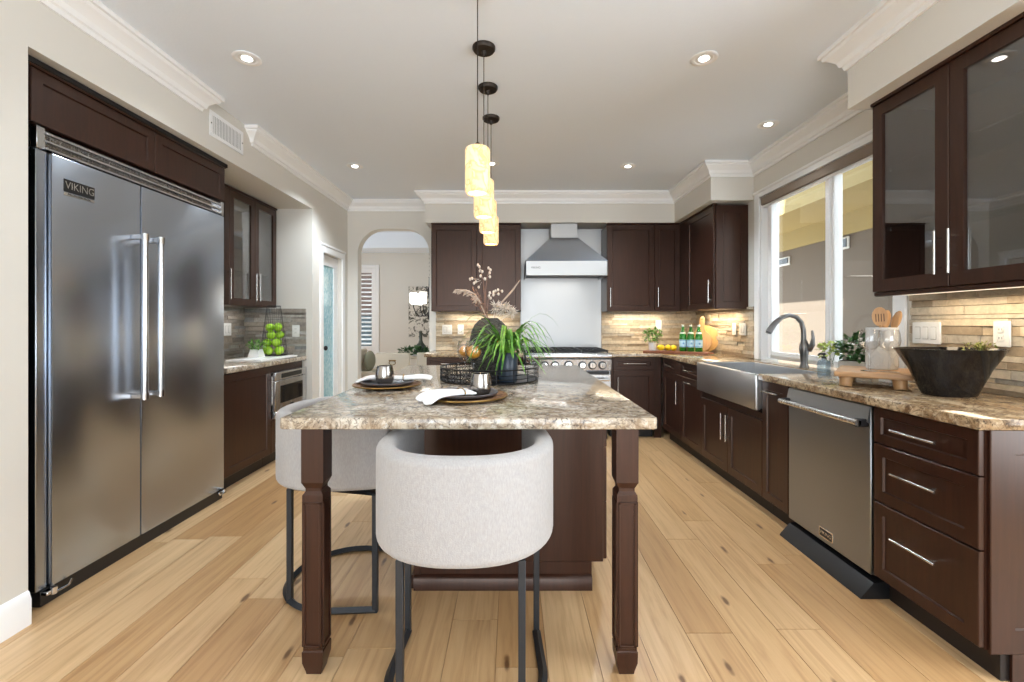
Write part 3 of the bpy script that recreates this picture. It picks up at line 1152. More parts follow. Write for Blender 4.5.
# its neighbour hidden mostly by the fridge is not in view
c = base_cab('base_cabinet', 'dark base cabinet with one wide door beside the refrigerator', (-2.11, 3.262, 0), RL, 0.64, 0.585)
front(c, 'door', 0, 0.115, 0.64, 0.875, ('v', 0.595, 0.55, 0.24))
c = base_cab('microwave_cabinet', 'dark base cabinet that houses the steel microwave drawer', (-2.11, 3.905, 0), RL, 0.622, 0.585)
bpy.data.objects.remove([q for q in c.children if q.name.startswith('carcass')][0])
mb = MB()
mb.box(0.001, 0, 0.11, 0.621, 0.585, 0.41)
mb.box(0.001, 0, 0.41, 0.018, 0.585, 0.879)
mb.box(0.604, 0, 0.41, 0.621, 0.585, 0.879)
mb.box(0.018, 0.5, 0.41, 0.604, 0.585, 0.879)
mb.box(0.018, 0, 0.815, 0.604, 0.5, 0.879)
mb.build('carcass', M['wood'], c)
front(c, 'drawer', 0, 0.115, 0.622, 0.405, None, 0.05)
# microwave drawer
t = thing('microwave', 'built-in steel microwave drawer with black window beside the pantry door', 'microwave', (-2.11, 3.905, 0), RL)
MB().box(0.021, -0.002, 0.413, 0.601, 0.48, 0.812).build('body', M['black'], t)
d = MB().box(0.012, -0.05, 0.47, 0.61, -0.003, 0.74, 0.004).build('door', M['steelv'], t)
MB().box(0.10, -0.0525, 0.535, 0.52, -0.049, 0.69, 0.001).build('window', M['blackgls'], d)
lettering('VIKING', 0.022, M['black'], d, (0.31, -0.0506, 0.503))
d = MB().box(0.012, -0.05, 0.743, 0.61, -0.003, 0.812, 0.004).build('control_panel', M['steelv'], t)
MB().box(0.12, -0.0525, 0.757, 0.50, -0.049, 0.797, 0.001).build('display', M['blackgls'], d)
MB().box(0.012, -0.046, 0.413, 0.61, -0.003, 0.467, 0.004).build('lower_trim', M['steelv'], t)

# ------------------------------------------------------------------ worktops
def worktop(name, label, poly, z0, z1, m, loc=(0, 0, 0)):
    o = MB().prism(poly, z0, z1, 'z', 0.005).build(name, m, None, 30)
    return tag(o, label, 'countertop')


CT0, CT1 = 0.88, 0.92
SKY0, SKY1, SKX = 2.936, 3.878, 2.10
worktop('countertop', 'warm-tinted granite counter along the window wall and round the corner to the range',
        [(1.605, 1.545), (XR - 0.001, 1.545), (XR - 0.001, YB - 0.001), (1.079, YB - 0.001), (1.079, 4.86), (1.605, 4.86), (1.605, SKY1), (SKX, SKY1), (SKX, SKY0), (1.605, SKY0)], CT0, CT1, M['granite_warmlit'])
worktop('countertop', 'granite counter left of the range, behind the wire tray', [(-0.95, 4.86), (0.126, 4.86), (0.126, YB - 0.001), (-0.95, YB - 0.001)], CT0, CT1, M['granite_warmlit'])
worktop('countertop', 'pale speckled granite counter over the microwave in the left alcove', [(XA + 0.001, 3.262), (-2.065, 3.262), (-2.065, 4.528), (XA + 0.001, 4.528)], CT0, CT1, M['granite'])

# ------------------------------------------------------------------ apron sink and faucet
t = thing('apron_sink', 'stainless farmhouse sink with tall apron front under the kitchen window', 'sink', (0, 0, 0))
mb = MB()
x0, x1, y0, y1, zt, zb, th = 1.59, SKX - 0.004, SKY0 + 0.004, SKY1 - 0.004, 0.914, 0.69, 0.014
mb.box(x0 + 0.03, y0, zb, x1, y1, zb + th)
mb.box(x1 - th, y0, zb, x1, y1, zt, 0.002)
mb.box(x0 + 0.03, y0, zb, x1, y0 + th, zt, 0.002)
mb.box(x0 + 0.03, y1 - th, zb, x1, y1, zt, 0.002)
mb.build('basin', M['sink'], t)
ap = MB().box(x0, y0, zb - 0.012, x0 + 0.035, y1, zt, 0.008, 3).build('apron', M['sink'], t)
mb = MB()
mb.lathe([(0, 0.001), (0.045, 0.001), (0.045, 0.006), (0.03, 0.004), (0, 0.003)], 24, (1.86, 3.41, zb + th))
mb.build('drain', M['chrome'], t)

t = thing('faucet', 'dark steel gooseneck kitchen faucet behind the apron sink', 'faucet', (2.165, 3.335, CT1))
mb = MB()
mb.lathe([(0, 0), (0.032, 0), (0.033, 0.006), (0.026, 0.02), (0.023, 0.05), (0.027, 0.10), (0.034, 0.135), (0.03, 0.17), (0.02, 0.20), (0, 0.205)], 24)
mb.build('body', M['faucet'], t)
pts = [(0, 0, 0.16), (-0.004, 0, 0.22), (-0.006, 0, 0.28), (-0.022, 0, 0.335), (-0.06, 0, 0.375), (-0.11, 0, 0.388), (-0.165, 0, 0.372), (-0.215, 0, 0.33), (-0.25, 0, 0.285), (-0.262, 0, 0.262)]
mb = MB().tube(pts, [0.020, 0.018, 0.0165, 0.016, 0.0155, 0.0155, 0.0165, 0.019, 0.022, 0.0225], 16)
sp = mb.build('spout', M['faucet'], t)
MB().cyl((-0.262, 0, 0.263), (-0.266, 0, 0.254), 0.019, seg=16).build('spray_face', M['black'], sp)
mb = MB().tube([(0.02, -0.02, 0.13), (0.03, -0.045, 0.17), (0.03, -0.055, 0.22), (0.026, -0.05, 0.275)], [0.022, 0.018, 0.011, 0.007], 12)
mb.build('lever', M['faucet'], t)

# ------------------------------------------------------------------ dishwasher
t = thing('dishwasher', 'stainless dishwasher with bar handle between narrow pull-out and drawer cabinet', 'dishwasher', (XF, 2.655, 0), RR)
W = 0.618
MB().box(0.004, 0.0, 0.10, W - 0.004, 0.58, 0.876).build('tub', M['black'], t)
d = MB().box(0.006, -0.022, 0.105, W - 0.006, -0.001, 0.872, 0.004).build('door', M['steeldw'], t)
mb = MB().prism([(-0.022, 0.79), (-0.036, 0.80), (-0.022, 0.868)], 0.008, W - 0.008, 'x')
mb.build('control_lip', M['steeldw'], d)
mb = MB().cyl((0.012, -0.075, 0.795), (W - 0.012, -0.075, 0.795), 0.015, seg=20)
h = mb.build('handle', M['steelv'], d)
for xx in (0.012, W - 0.042):
    MB().box(xx, -0.078, 0.775, xx + 0.03, -0.02, 0.812, 0.005).build('handle_bracket', M['black'], h)
b = MB().box(0.27, -0.0245, 0.128, 0.375, -0.0215, 0.180, 0.001).build('badge', M['nickel'], d)
MB().box(0.278, -0.0252, 0.134, 0.367, -0.024, 0.174).build('badge_face', M['black'], b)
lettering('VIKING', 0.026, M['nickel'], b, (0.3225, -0.0256, 0.154), sx=1.0)
mb = MB().prism([(0.06, 0.0), (-0.072, 0.0), (-0.066, 0.012), (-0.012, 0.072), (0.06, 0.08)], 0.0, W, 'x')
mb.build('kick_plate', M['black'], t)

# ------------------------------------------------------------------ refrigerator
FX = -2.07
t = thing('refrigerator', 'wide two-door stainless built-in refrigerator in the left wall recess', 'refrigerator', (FX, 1.955, 0), RL)
FW = 1.27
MB().box(0.004, 0.05, 0.0, FW - 0.002, 0.60, 2.11).build('cabinet', M['black'], t)
MB().box(0.0, 0.0, 0.075, 0.048, 0.055, 2.012, 0.003).build('side_trim', M['steel'], t)
MB().box(FW - 0.014, 0.0, 0.075, FW, 0.055, 2.012, 0.003).build('side_trim', M['steel'], t)
mb = MB()
mb.box(0.0, -0.005, 2.016, 0.036, 0.05, 2.112, 0.002)
mb.box(FW - 0.03, -0.005, 2.016, FW, 0.05, 2.112, 0.002)
mb.box(0.036, 0.03, 2.016, FW - 0.03, 0.05, 2.112)
for z in (2.018, 2.05, 2.084):
    mb.prism([(-0.012, z), (-0.012, z + 0.008), (0.03, z + 0.026), (0.03, z)], 0.036, FW - 0.03, 'x')
mb.build('top_grille', M['steelv'], t)
SEAM = 0.535
d1 = MB().box(0.052, -0.018, 0.075, SEAM - 0.003, 0.045, 2.008, 0.006, 2).build('door', M['steel'], t)
d2 = MB().box(SEAM + 0.003, -0.018, 0.075, FW - 0.016, 0.045, 2.008, 0.006, 2).build('door', M['steel'], t)


def fridge_handle(d, x):
    h = MB().cyl((x, -0.085, 0.835), (x, -0.085, 1.735), 0.0145, seg=20).build('handle', M['steelv'], d)
    for z in (0.855, 1.715):
        mb = MB()
        mb.cyl((x, -0.085, z - 0.018), (x, -0.085, z + 0.018), 0.0185, seg=20)
        mb.box(x - 0.012, -0.085, z - 0.013, x + 0.012, -0.017, z + 0.013, 0.003)
        mb.build('handle_bracket', M['chrome'], h)


fridge_handle(d1, SEAM - 0.055)
fridge_handle(d2, SEAM + 0.055)
b = MB().box(0.105, -0.0215, 1.855, 0.255, -0.0175, 1.912, 0.001).build('badge', M['black'], d1)
lettering('VIKING', 0.048, M['nickel'], b, (0.18, -0.022, 1.884), sx=0.92)
b = MB().box(0.105, -0.0195, 1.838, 0.255, -0.0175, 1.851, 0.0005).build('badge', M['nickel'], d1)
lettering('PROFESSIONAL', 0.0125, M['black'], b, (0.18, -0.0199, 1.8445), sx=1.35)
MB().box(0.02, 0.0, 0.0, FW - 0.01, 0.05, 0.07, 0.002).build('kick_grille', M['black'], t)
for xx, s_ in ((0.05, 1), (FW - 0.03, -1)):
    mb = MB()
    mb.box(xx - 0.03, -0.03, 0.05, xx + 0.02, 0.0, 0.066, 0.003)
    mb.cyl((xx, -0.028, 0.045), (xx, -0.028, 0.075), 0.012, seg=12)
    mb.tube([(xx, -0.035, 0.052), (xx + s_ * 0.06, -0.036, 0.05), (xx + s_ * 0.075, -0.036, 0.07)], 0.005, 8)
    mb.build('hinge', M['chrome'], t)
struct('gap_shade', MB().box(XL - 0.62, 1.869, 0, XL - 0.05, 1.90, 2.39).box(-2.66, 1.87, 2.372, -2.06, 3.26, 2.395), M['gap'])  # dark fill standing for the shade in the gaps round the fridge

# ------------------------------------------------------------------ range and hood
t = thing('range_hood', 'stainless pyramid range hood with square chimney above the range', 'range hood', (0.603, 0, 0))
hw, hy0, hy1, z0, z1, z2 = 0.456, 4.955, YB - 0.012, 1.775, 1.935, 2.235
mb = MB()
for a in ((-hw, hy0, hw, hy0 + 0.012), (-hw, hy0, -hw + 0.012, hy1), (hw - 0.012, hy0, hw, hy1)):
    mb.box(a[0], a[1], z0, a[2], a[3], z1, 0.0015)
mb.build('front_band', M['sheet'], t)
bm = MB()
v = [(-hw, hy0, z1), (hw, hy0, z1), (hw, hy1, z1), (-hw, hy1, z1)]
u = [(-0.155, 5.19, z2), (0.155, 5.19, z2), (0.155, hy1, z2), (-0.155, hy1, z2)]
V = [bm.bm.verts.new(p) for p in v]
U = [bm.bm.verts.new(p) for p in u]
for j in range(4):
    bm.bm.faces.new((V[j], V[(j + 1) % 4], U[(j + 1) % 4], U[j]))
bm.build('canopy', M['steel'], t)
MB().box(-0.152, 5.193, z2 - 0.005, 0.152, hy1, SZ - 0.001, 0.002).build('chimney', M['sheet'], t)
mb = MB()
mb.box(-hw + 0.014, hy0 + 0.014, z0 + 0.02, hw - 0.014, hy1, z0 + 0.03)
f = mb.build('filter_panel', M['iron'], t)
mb = MB()
for xx in (-0.2, 0.2):
    MB().cyl((xx, 5.06, z0 + 0.021), (xx, 5.06, z0 + 0.016), 0.03, seg=16).build('hood_lamp', M['lens'], f)
lettering('VIKING', 0.032, M['black'], t, (-hw + 0.115, hy0 - 0.001, z0 + 0.085))
light('hood_light', 'AREA', (0.603, 5.1, z0 + 0.01), (0, 0, 0), 0.7, (1, 0.95, 0.88), shape='RECTANGLE', size=0.5, size_y=0.1)

o = MB().box(0.106, YB - 0.010, 0.93, 1.088, YB - 0.001, SZ - 0.002).build('steel_splashback', M['sheet'])
tag(o, 'tall plain stainless sheet on the wall behind the range', 'splashback')

t = thing('range', 'stainless gas range with black grates under the hood', 'range', (0.147, 4.80, 0))
W = 0.912
MB().box(0.002, 0.055, 0.12, W - 0.002, 0.67, 0.90).build('body', M['steel'], t)
MB().box(0.0, 0.02, 0.89, W, 0.685, 0.925, 0.004).build('cooktop', M['steelv'], t)
mb = MB()
mb.prism([(0.055, 0.735), (0.0, 0.745), (-0.012, 0.86), (0.055, 0.89)], 0.0, W, 'x')
cp = mb.build('control_panel', M['steelv'], t)
MB().tube([(0, 0.005, 0.895), (W, 0.005, 0.895)], 0.024, 14).build('bullnose', M['steelv'], t)
for kx in (0.09, 0.20, 0.31, 0.456, 0.602, 0.708, 0.815):
    rr = 0.036 if abs(kx - 0.456) > 0.01 else 0.042
    mb = MB()
    mb.cyl((kx, 0.0, 0.80), (kx, -0.014, 0.80), rr + 0.008, seg=24)
    k = mb.build('knob', M['black'], t)
    mb = MB().tube([(kx, -0.014, 0.80), (kx, -0.04, 0.80), (kx, -0.05, 0.80)], [rr, rr * 0.92, rr * 0.8], 24)
    mb.box(kx - 0.008, -0.064, 0.80 - rr * 0.8, kx + 0.008, -0.045, 0.80 + rr * 0.8, 0.003)
    mb.build('knob_cap', M['chrome'], k)
d = MB().box(0.004, 0.005, 0.13, W - 0.004, 0.05, 0.70, 0.004).build('oven_door', M['steelv'], t)
MB().box(0.2, 0.002, 0.28, W - 0.2, 0.006, 0.54, 0.001).build('oven_window', M['blackgls'], d)
mb = MB().cyl((0.03, -0.055, 0.65), (W - 0.03, -0.055, 0.65), 0.016, seg=16)
for xx in (0.05, W - 0.05):
    mb.cyl((xx, -0.055, 0.65), (xx, 0.01, 0.65), 0.012, seg=10)
mb.build('handle', M['chrome'], d)
MB().box(0.02, 0.012, 0.703, W - 0.02, 0.05, 0.733).build('vent_slot', M['black'], t)
MB().box(0.03, 0.06, 0.0, W - 0.03, 0.6, 0.12).build('kick_plate', M['black'], t)
mb = MB()
for gx in (0.02, 0.315, 0.61):
    x0, x1 = gx, gx + 0.28
    for yy in (0.06, 0.215, 0.37, 0.525, 0.64):
        mb.box(x0, yy - 0.006, 0.938, x1, yy + 0.006, 0.96, 0.003)
    for xx in (x0, x0 + 0.07, (x0 + x1) / 2 - 0.006, x1 - 0.082, x1 - 0.012):
        mb.box(xx, 0.06, 0.938, xx + 0.012, 0.64, 0.957, 0.003)
    for xx in (x0, x1 - 0.012):
        for yy in (0.06, 0.63):
            mb.box(xx, yy, 0.925, xx + 0.012, yy + 0.012, 0.94)
mb.build('grate', M['iron'], t)
mb = MB()
for gx in (0.16, 0.455, 0.75):
    for yy in (0.2, 0.49):
        mb.lathe([(0, 0.0), (0.05, 0), (0.045, 0.01), (0, 0.011)], 20, (gx, yy, 0.925))
mb.build('burner', M['iron'], t)

# ------------------------------------------------------------------ island
IX0, IX1, IY0, IY1 = -0.811, 0.508, 1.56, 3.52
ic = 0.012
isl = worktop('island_countertop', 'large cream and grey granite island top on two turned-square dark legs',
              [(IX0 + ic, IY0), (IX1 - ic, IY0), (IX1, IY0 + ic), (IX1, IY1), (IX0, IY1), (IX0, IY0 + ic)], CT0, CT1, M['granite'])


def island_leg(cx, cy):
    mb = MB()

    def sq(z, h):
        return [mb.bm.verts.new((cx + sx * h, cy + sy * h, z)) for sx, sy in ((-1, -1), (1, -1), (1, 1), (-1, 1))]
    zs = [(0.0, 0.026), (0.012, 0.028), (0.045, 0.0365), (0.085, 0.0375), (0.088, 0.034), (0.63, 0.0365), (0.640, 0.036), (0.652, 0.028), (0.662, 0.028), (0.685, 0.039), (0.8795, 0.039)]
    rings = [sq(z, h) for z, h in zs]
    for A, B in zip(rings, rings[1:]):
        for j in range(4):
            mb.bm.faces.new((A[j], A[(j + 1) % 4], B[(j + 1) % 4], B[j]))
    mb.bm.faces.new(list(reversed(rings[0])))
    mb.bm.faces.new(rings[-1])
    # raised beads framing the recessed long panels
    for k in range(4):
        m_ = Matrix.Translation((cx, cy, 0)) @ Matrix.Rotation(k * PI / 2, 4, 'Z')
        for bx in (-0.032, 0.024):
            mb.box(bx, -0.0395, 0.10, bx + 0.008, -0.033, 0.615, 0.001, 1, m_)
        for bz in (0.10, 0.607):
            mb.box(-0.032, -0.0395, bz, 0.032, -0.033, bz + 0.008, 0.001, 1, m_)
    return mb.build('leg', M['wood'], isl, 20)


island_leg(-0.706, 1.628)
island_leg(0.408, 1.628)

t = thing('island_cabinet', 'dark kitchen island base with drawers under the granite top', 'cabinet', (0, 2.12, 0))
BX0, BX1, BD = -0.46, 0.43, 1.36
mb = MB()
mb.box(BX0, 0, 0.125, BX1, BD, 0.879, 0.002)
mb.box(BX0, 0.0, 0, 0.375, BD - 0.05, 0.125)
mb.build('carcass', M['wood'], t)
mb = MB()
prof = [(0, 0), (0.02, 0), (0.02, 0.05), (0.012, 0.062), (0, 0.068)]
mb.sweep(prof, [(0.375, 0.0), (BX0, 0.0)], -1 if False else 1)
mb.sweep(prof, [(BX0, 0.0), (BX0, BD - 0.05)], 1)
mb.build('base_moulding', M['wood'], t)
MB().box(BX0 - 0.003, -0.003, 0.0, BX0 + 0.03, 0.02, 0.879, 0.002).build('corner_post', M['wood'], t)
for i, (z0, z1) in enumerate(((0.13, 0.40), (0.403, 0.66), (0.663, 0.874))):
    for j in range(2):
        mb = MB().shaker(0.02 + j * 0.66, z0, 0.02 + (j + 1) * 0.66 - 0.004, z1, -0.02, 0.019, 0.05, 0.009)
        d = mb.build('drawer', M['wood'], t)
        d.location = (BX1, 0, 0)
        d.rotation_euler = (0, 0, R(90))
        xc = 0.02 + (j + 0.5) * 0.66
        pull(d, (xc - 0.1, -0.02, (z0 + z1) / 2), (xc + 0.1, -0.02, (z0 + z1) / 2))

# ------------------------------------------------------------------ counter stools


def make_stool():
    t = thing('counter_stool', 'pale barrel-back counter stool seen from behind at the near end of the island', 'stool', (0, 0, 0), 0, 'counter stools at the island')
    RC, TH, Z0, Z1, FR = 0.271, 0.066, 0.53, 0.855, 0.24
    def plan(a):
        c, q = math.cos(R(a)), math.sin(R(a))
        k = (abs(c) ** 2.35 + abs(q) ** 2.35) ** (-1 / 2.35)
        return (RC * c * k, RC * q * k)
    path = [(-0.232, FR), (-0.250, FR * 0.66), (-0.264, FR * 0.34)] + [plan(a) for a in range(180, 361, 6)] + [(0.264, FR * 0.34), (0.250, FR * 0.66), (0.232, FR)]
    n = len(path)
    hw, rc = TH / 2, 0.028
    sec = []
    for cx, cz, a0 in ((hw - rc, Z1 - rc, 0), (-hw + rc, Z1 - rc, 90), (-hw + rc, Z0 + rc, 180), (hw - rc, Z0 + rc, 270)):
        for k in range(6):
            a = R(a0 + 90 * k / 5)
            sec.append((cx + rc * math.cos(a), cz + rc * math.sin(a)))
    zc = (Z0 + Z1) / 2
    mb = MB()
    rings = []
    for i, p in enumerate(path):
        a = Vector(path[max(i - 1, 0)])
        b_ = Vector(path[min(i + 1, n - 1)])
        d = (b_ - a).normalized()
        nn = Vector((d.y, -d.x))
        rings.append([(Vector((p[0], p[1], 0)) + Vector((nn.x, nn.y, 0)) * o + Vector((0, 0, z)), d) for o, z in sec])
    # rounded ends
    full = []
    def endcap(ring, sgn):
        out = []
        c = Vector((0, 0, 0))
        for q, d in ring:
            c += q
        c /= len(ring)
        d = ring[0][1]
        for k in (3, 2, 1):
            f = R(30 * k)
            s_ = 1 - 0.11 * (1 - math.cos(f)) / (1 - math.cos(R(90)))
            off = 0.028 * math.sin(f)
            row = []
            for q, _ in ring:
                w_ = q - c
                nx = Vector((d.y, -d.x, 0))
                lat = w_.dot(nx)
                row.append(c + nx * lat * (1 - 0.8 * (1 - math.cos(f))) + Vector((0, 0, w_.z * s_)) + Vector((d.x, d.y, 0)) * off * sgn)
            out.append(row)
        return out
    pre = endcap(rings[0], -1)
    post = list(reversed(endcap(rings[-1], 1)))
    allr = pre + [[q for q, _ in r_] for r_ in rings] + post
    VV = [[mb.bm.verts.new(q) for q in r_] for r_ in allr]
    k = len(sec)
    for A, B in zip(VV, VV[1:]):
        for j in range(k):
            mb.bm.faces.new((A[j], A[(j + 1) % k], B[(j + 1) % k], B[j]))
    mb.bm.faces.new(VV[0])
    mb.bm.faces.new(list(reversed(VV[-1])))
    mb.build('backrest', M['fabric'], t, 60)
    # seat cushion, D shaped
    ri = RC - TH / 2 - 0.002
    poly = [(ri * math.cos(R(a)), ri * math.sin(R(a))) for a in range(180, 361, 10)] + [(0.196, 0.25), (0.17, 0.275), (-0.17, 0.275), (-0.196, 0.25)]
    mb = MB().prism(poly, 0.545, 0.66, 'z', 0.02)
    mb.build('seat', M['fabric'], t, 60)
    # base rail under the seat and the floor ring
    r2 = 0.27
    U = [(-0.258, 0.21), (-r2, 0.0)] + [(r2 * math.cos(R(a)), r2 * math.sin(R(a))) for a in range(186, 355, 6)] + [(r2, 0.0), (0.258, 0.21)]
    mb = MB()
    mb.tube([(-0.191, -0.191, 0.519), (-0.258, 0.21, 0.519), (0.258, 0.21, 0.519), (0.191, -0.191, 0.519)], 0.0155, 4, True)
    mb.box(-0.20, -0.16, 0.531, 0.20, 0.2, 0.547)
    mb.build('seat_frame', M['frame'], t)
    MB().tube([(x, y, 0.0125) for x, y in U], 0.0165, 4).build('floor_ring', M['frame'], t)
    for (x, y) in ((-0.258, 0.21), (0.258, 0.21), (-0.191, -0.191), (0.191, -0.191)):
        MB().box(x - 0.0115, y - 0.0115, 0.004, x + 0.0115, y + 0.0115, 0.512, 0.0015).build('leg', M['frame'], t)
    return t


s1 = make_stool()
s1.location = (-0.160, 1.60, 0)
s2 = copy_tree(s1)
s2.location = (-0.80, 2.20, 0)
s2.rotation_euler = (0, 0, R(-90))
s2['label'] = 'pale barrel-back counter stool turned sideways at the long left side of the island'

# ------------------------------------------------------------------ pendants
for i, (y, where) in enumerate(((1.985, 'nearest and lowest-hanging looking of the four'), (2.43, 'second from the camera'), (2.84, 'third from the camera'), (3.265, 'farthest of the four'))):
    lab = ('alabaster cylinder pendant lamp over the island, %s' % where)
    if i == 0:
        lab = 'alabaster cylinder pendant lamp over the island, nearest of the row of four'
        t = thing('pendant_lamp', lab, 'lamp', (-0.152, y, CZ), 0, 'pendant lamps over the island')
        mb = MB().lathe([(0, -0.0005), (0.062, -0.0005), (0.062, -0.012), (0.055, -0.022), (0.015, -0.026), (0.008, -0.05), (0, -0.05)], 28)
        mb.build('canopy', M['bronze'], t)
        MB().cyl((0, 0, -0.04), (0, 0, -0.71), 0.0022, seg=8).build('cord', M['bronze'], t)
        MB().lathe([(0, -0.69), (0.008, -0.695), (0.022, -0.712), (0.024, -0.72), (0, -0.72)], 20).build('cap', M['bronze'], t)
        prof = [(0.015, -0.717), (0.045, -0.717), (0.052, -0.722), (0.055, -0.732), (0.055, -0.905), (0.052, -0.916), (0.046, -0.921), (0.042, -0.915), (0.045, -0.905), (0.045, -0.735), (0.015, -0.727)]
        MB().lathe(prof, 32).build('shade', M['shade'], t)
        MB().sphere((0, 0, -0.83), (0.024, 0.024, 0.032)).build('bulb', M['lens'], t)
        pend = t
    else:
        t = copy_tree(pend)
        t.location = (-0.152, y, CZ)
        t['label'] = 'alabaster cylinder pendant lamp over the island, ' + where + (' in the row' if i < 3 else '')
    light('pendant_light', 'POINT', (-0.152, y, CZ - 0.86), (0, 0, 0), 2.0, (1.0, 0.82, 0.6), shadow_soft_size=0.03)

# ------------------------------------------------------------------ recessed ceiling lights
cans = [(-1.49, 2.53, 'recessed ceiling light over the near half of the refrigerator'),
        (1.08, 2.53, 'recessed ceiling light above the dishwasher side, nearest on the right'),
        (1.92, 3.37, 'recessed ceiling light closest to the kitchen window'),
        (1.10, 4.27, 'recessed ceiling light in front of the far right wall cabinets'),
        (-1.49, 4.27, 'recessed ceiling light in front of the archway'),
        (-0.19, 4.20, 'recessed ceiling light just past the pendants, partly behind a pendant cord'),
        (-1.49, 0.6, 'recessed ceiling light on the left behind the photographer'),
        (1.08, 0.6, 'recessed ceiling light on the right behind the photographer, mirrored in glass doors')]
proto = None
for x, y, lab in cans:
    if proto is None:
        t = thing('recessed_light', lab, 'ceiling light', (x, y, CZ), 0, 'recessed ceiling lights')
        MB().lathe([(0.046, -0.0005), (0.072, -0.0005), (0.075, -0.004), (0.070, -0.007), (0.050, -0.007), (0.046, -0.005)], 32).build('trim_ring', M['trim'], t)
        MB().lathe([(0, -0.001), (0.046, -0.001), (0.044, -0.004), (0, -0.004)], 28).build('baffle', M['plastic'], t)
        MB().lathe([(0, -0.0045), (0.028, -0.0045), (0.024, -0.008), (0, -0.009)], 24).build('lens', M['lens'], t)
        proto = t
    else:
        t = copy_tree(proto)
        t.location = (x, y, CZ)
        t['label'] = lab
    light('can_light', 'SPOT', (x, y, CZ - 0.02), (0, 0, 0), 9 if x > 1.9 else (56 if y > 3 else 14), (0.84, 0.93, 1.0), spot_size=R(100 if x > 1.9 else 132), spot_blend=0.7, shadow_soft_size=0.025)

# under-cabinet lamps
warm = (1.0, 0.80, 0.55)
light('under_cabinet_light', 'AREA', (2.12, 1.96, NZ0 - 0.03), (0, 0, 0), 1.7, warm, shape='RECTANGLE', size=0.10, size_y=0.75)
light('under_cabinet_light', 'AREA', (2.13, 4.75, UZ - 0.02), (0, 0, 0), 3.2, warm, shape='RECTANGLE', size=0.10, size_y=0.7)
light('under_cabinet_light', 'AREA', (1.5, 5.36, UZ - 0.02), (0, 0, 0), 2.2, (1.0, 0.88, 0.70), shape='RECTANGLE', size=0.6, size_y=0.08)
light('under_cabinet_light', 'AREA', (-0.4, 5.36, UZ - 0.02), (0, 0, 0), 2.2, (1.0, 0.88, 0.70), shape='RECTANGLE', size=0.7, size_y=0.08)
light('under_cabinet_light', 'AREA', (-2.55, 3.9, 1.385), (0, 0, 0), 1.0, (1, 0.95, 0.9), shape='RECTANGLE', size=0.08, size_y=0.9)

# ------------------------------------------------------------------ vent, switches
t = thing('air_vent', 'white slatted air vent between the two crown mouldings on the left', 'vent', (XL, 2.985, 2.50), RL)
mb = MB()
for a in ((0, 0, 0.37, 0.025), (0, 0.145, 0.37, 0.17), (0, 0.025, 0.025, 0.145), (0.345, 0.025, 0.37, 0.145)):
    mb.box(a[0], -0.008, a[1], a[2], -0.0005, a[3], 0.002)
mb.build('frame', M['trim'], t)
MB().box(0.02, -0.002, 0.02, 0.35, -0.0005, 0.15).build('duct', M['gap'], t)
mb = MB()
for i in range(20):
    x = 0.031 + i * 0.0163
    mb.box(x - 0.0015, -0.007, 0.025, x + 0.0065, -0.004, 0.145)
mb.build('slats', M['trim'], t)
mb = MB()
for x in (0.0125, 0.3575):
    mb.cyl((x, -0.0075, 0.085), (x, -0.0095, 0.085), 0.005, seg=10)
mb.build('screw', M['iron'], t)


def plate(label, loc, rz, gangs=1, h_=0.118, kind='switch', unit=0.046):
    w_ = 0.072 + unit * (gangs - 1)
    t = thing('wall_switch' if kind == 'switch' else 'wall_outlet', label, 'light switch' if kind == 'switch' else 'outlet', loc, rz)
    MB().box(-w_ / 2, -0.027, -h_ / 2, w_ / 2, -0.017, h_ / 2, 0.003).build('cover_plate', M['plastic'], t)
    for g_ in range(gangs):
        x = (g_ - (gangs - 1) / 2) * unit
        if kind == 'switch':
            r_ = MB().box(x - 0.0165, -0.0285, -0.034, x + 0.0165, -0.0268, 0.034, 0.001).build('rocker_frame', M['slot'], t)
            MB().box(x - 0.014, -0.031, -0.031, x + 0.014, -0.0282, 0.031, 0.002).build('rocker', M['plastic'], r_)
        else:
            for z in (-0.02, 0.02):
                r_ = MB().box(x - 0.014, -0.0295, z - 0.014, x + 0.014, -0.0268, z + 0.014, 0.003).build('socket', M['plastic'], t)
                mb = MB()
                for q in (-0.006, 0.006):
                    mb.box(x + q - 0.001, -0.030, z - 0.004, x + q + 0.001, -0.0293, z + 0.006)
                mb.build('socket_slot', M['black'], r_)
    return t


plate('white three-gang switch plate on the stone left of the black bowl', (XR, 2.43, 1.196), RR, 3)
t = plate('white outlet plate on the stone above the right side of the black bowl', (XR, 2.055, 1.20), RR, 1, kind='outlet')
plate('white single switch plate on stone nearest the far right corner, by the boards', (XR, 4.53, 1.19), RR, 1)
plate('white double switch plate on stone beside the left edge of the kitchen window', (XR, 4.365, 1.19), RR, 2)
plate('white outlet plate on the stone behind the small herb pot', (1.785, YB, 1.225), 0, 1, kind='outlet')
plate('white double switch plate on stone next to the arch', (-0.79, YB, 1.17), 0, 2)
plate('white single switch plate on stone left of the big dark vase', (-0.625, YB, 1.17), 0, 1)
plate('white outlet plate on grey stone right of the green apples', (-2.165, 4.53, 1.17), 0, 1, kind='outlet')
plate('white switch plate on grey stone just past the refrigerator', (XA, 4.23, 1.19), RL, 2)

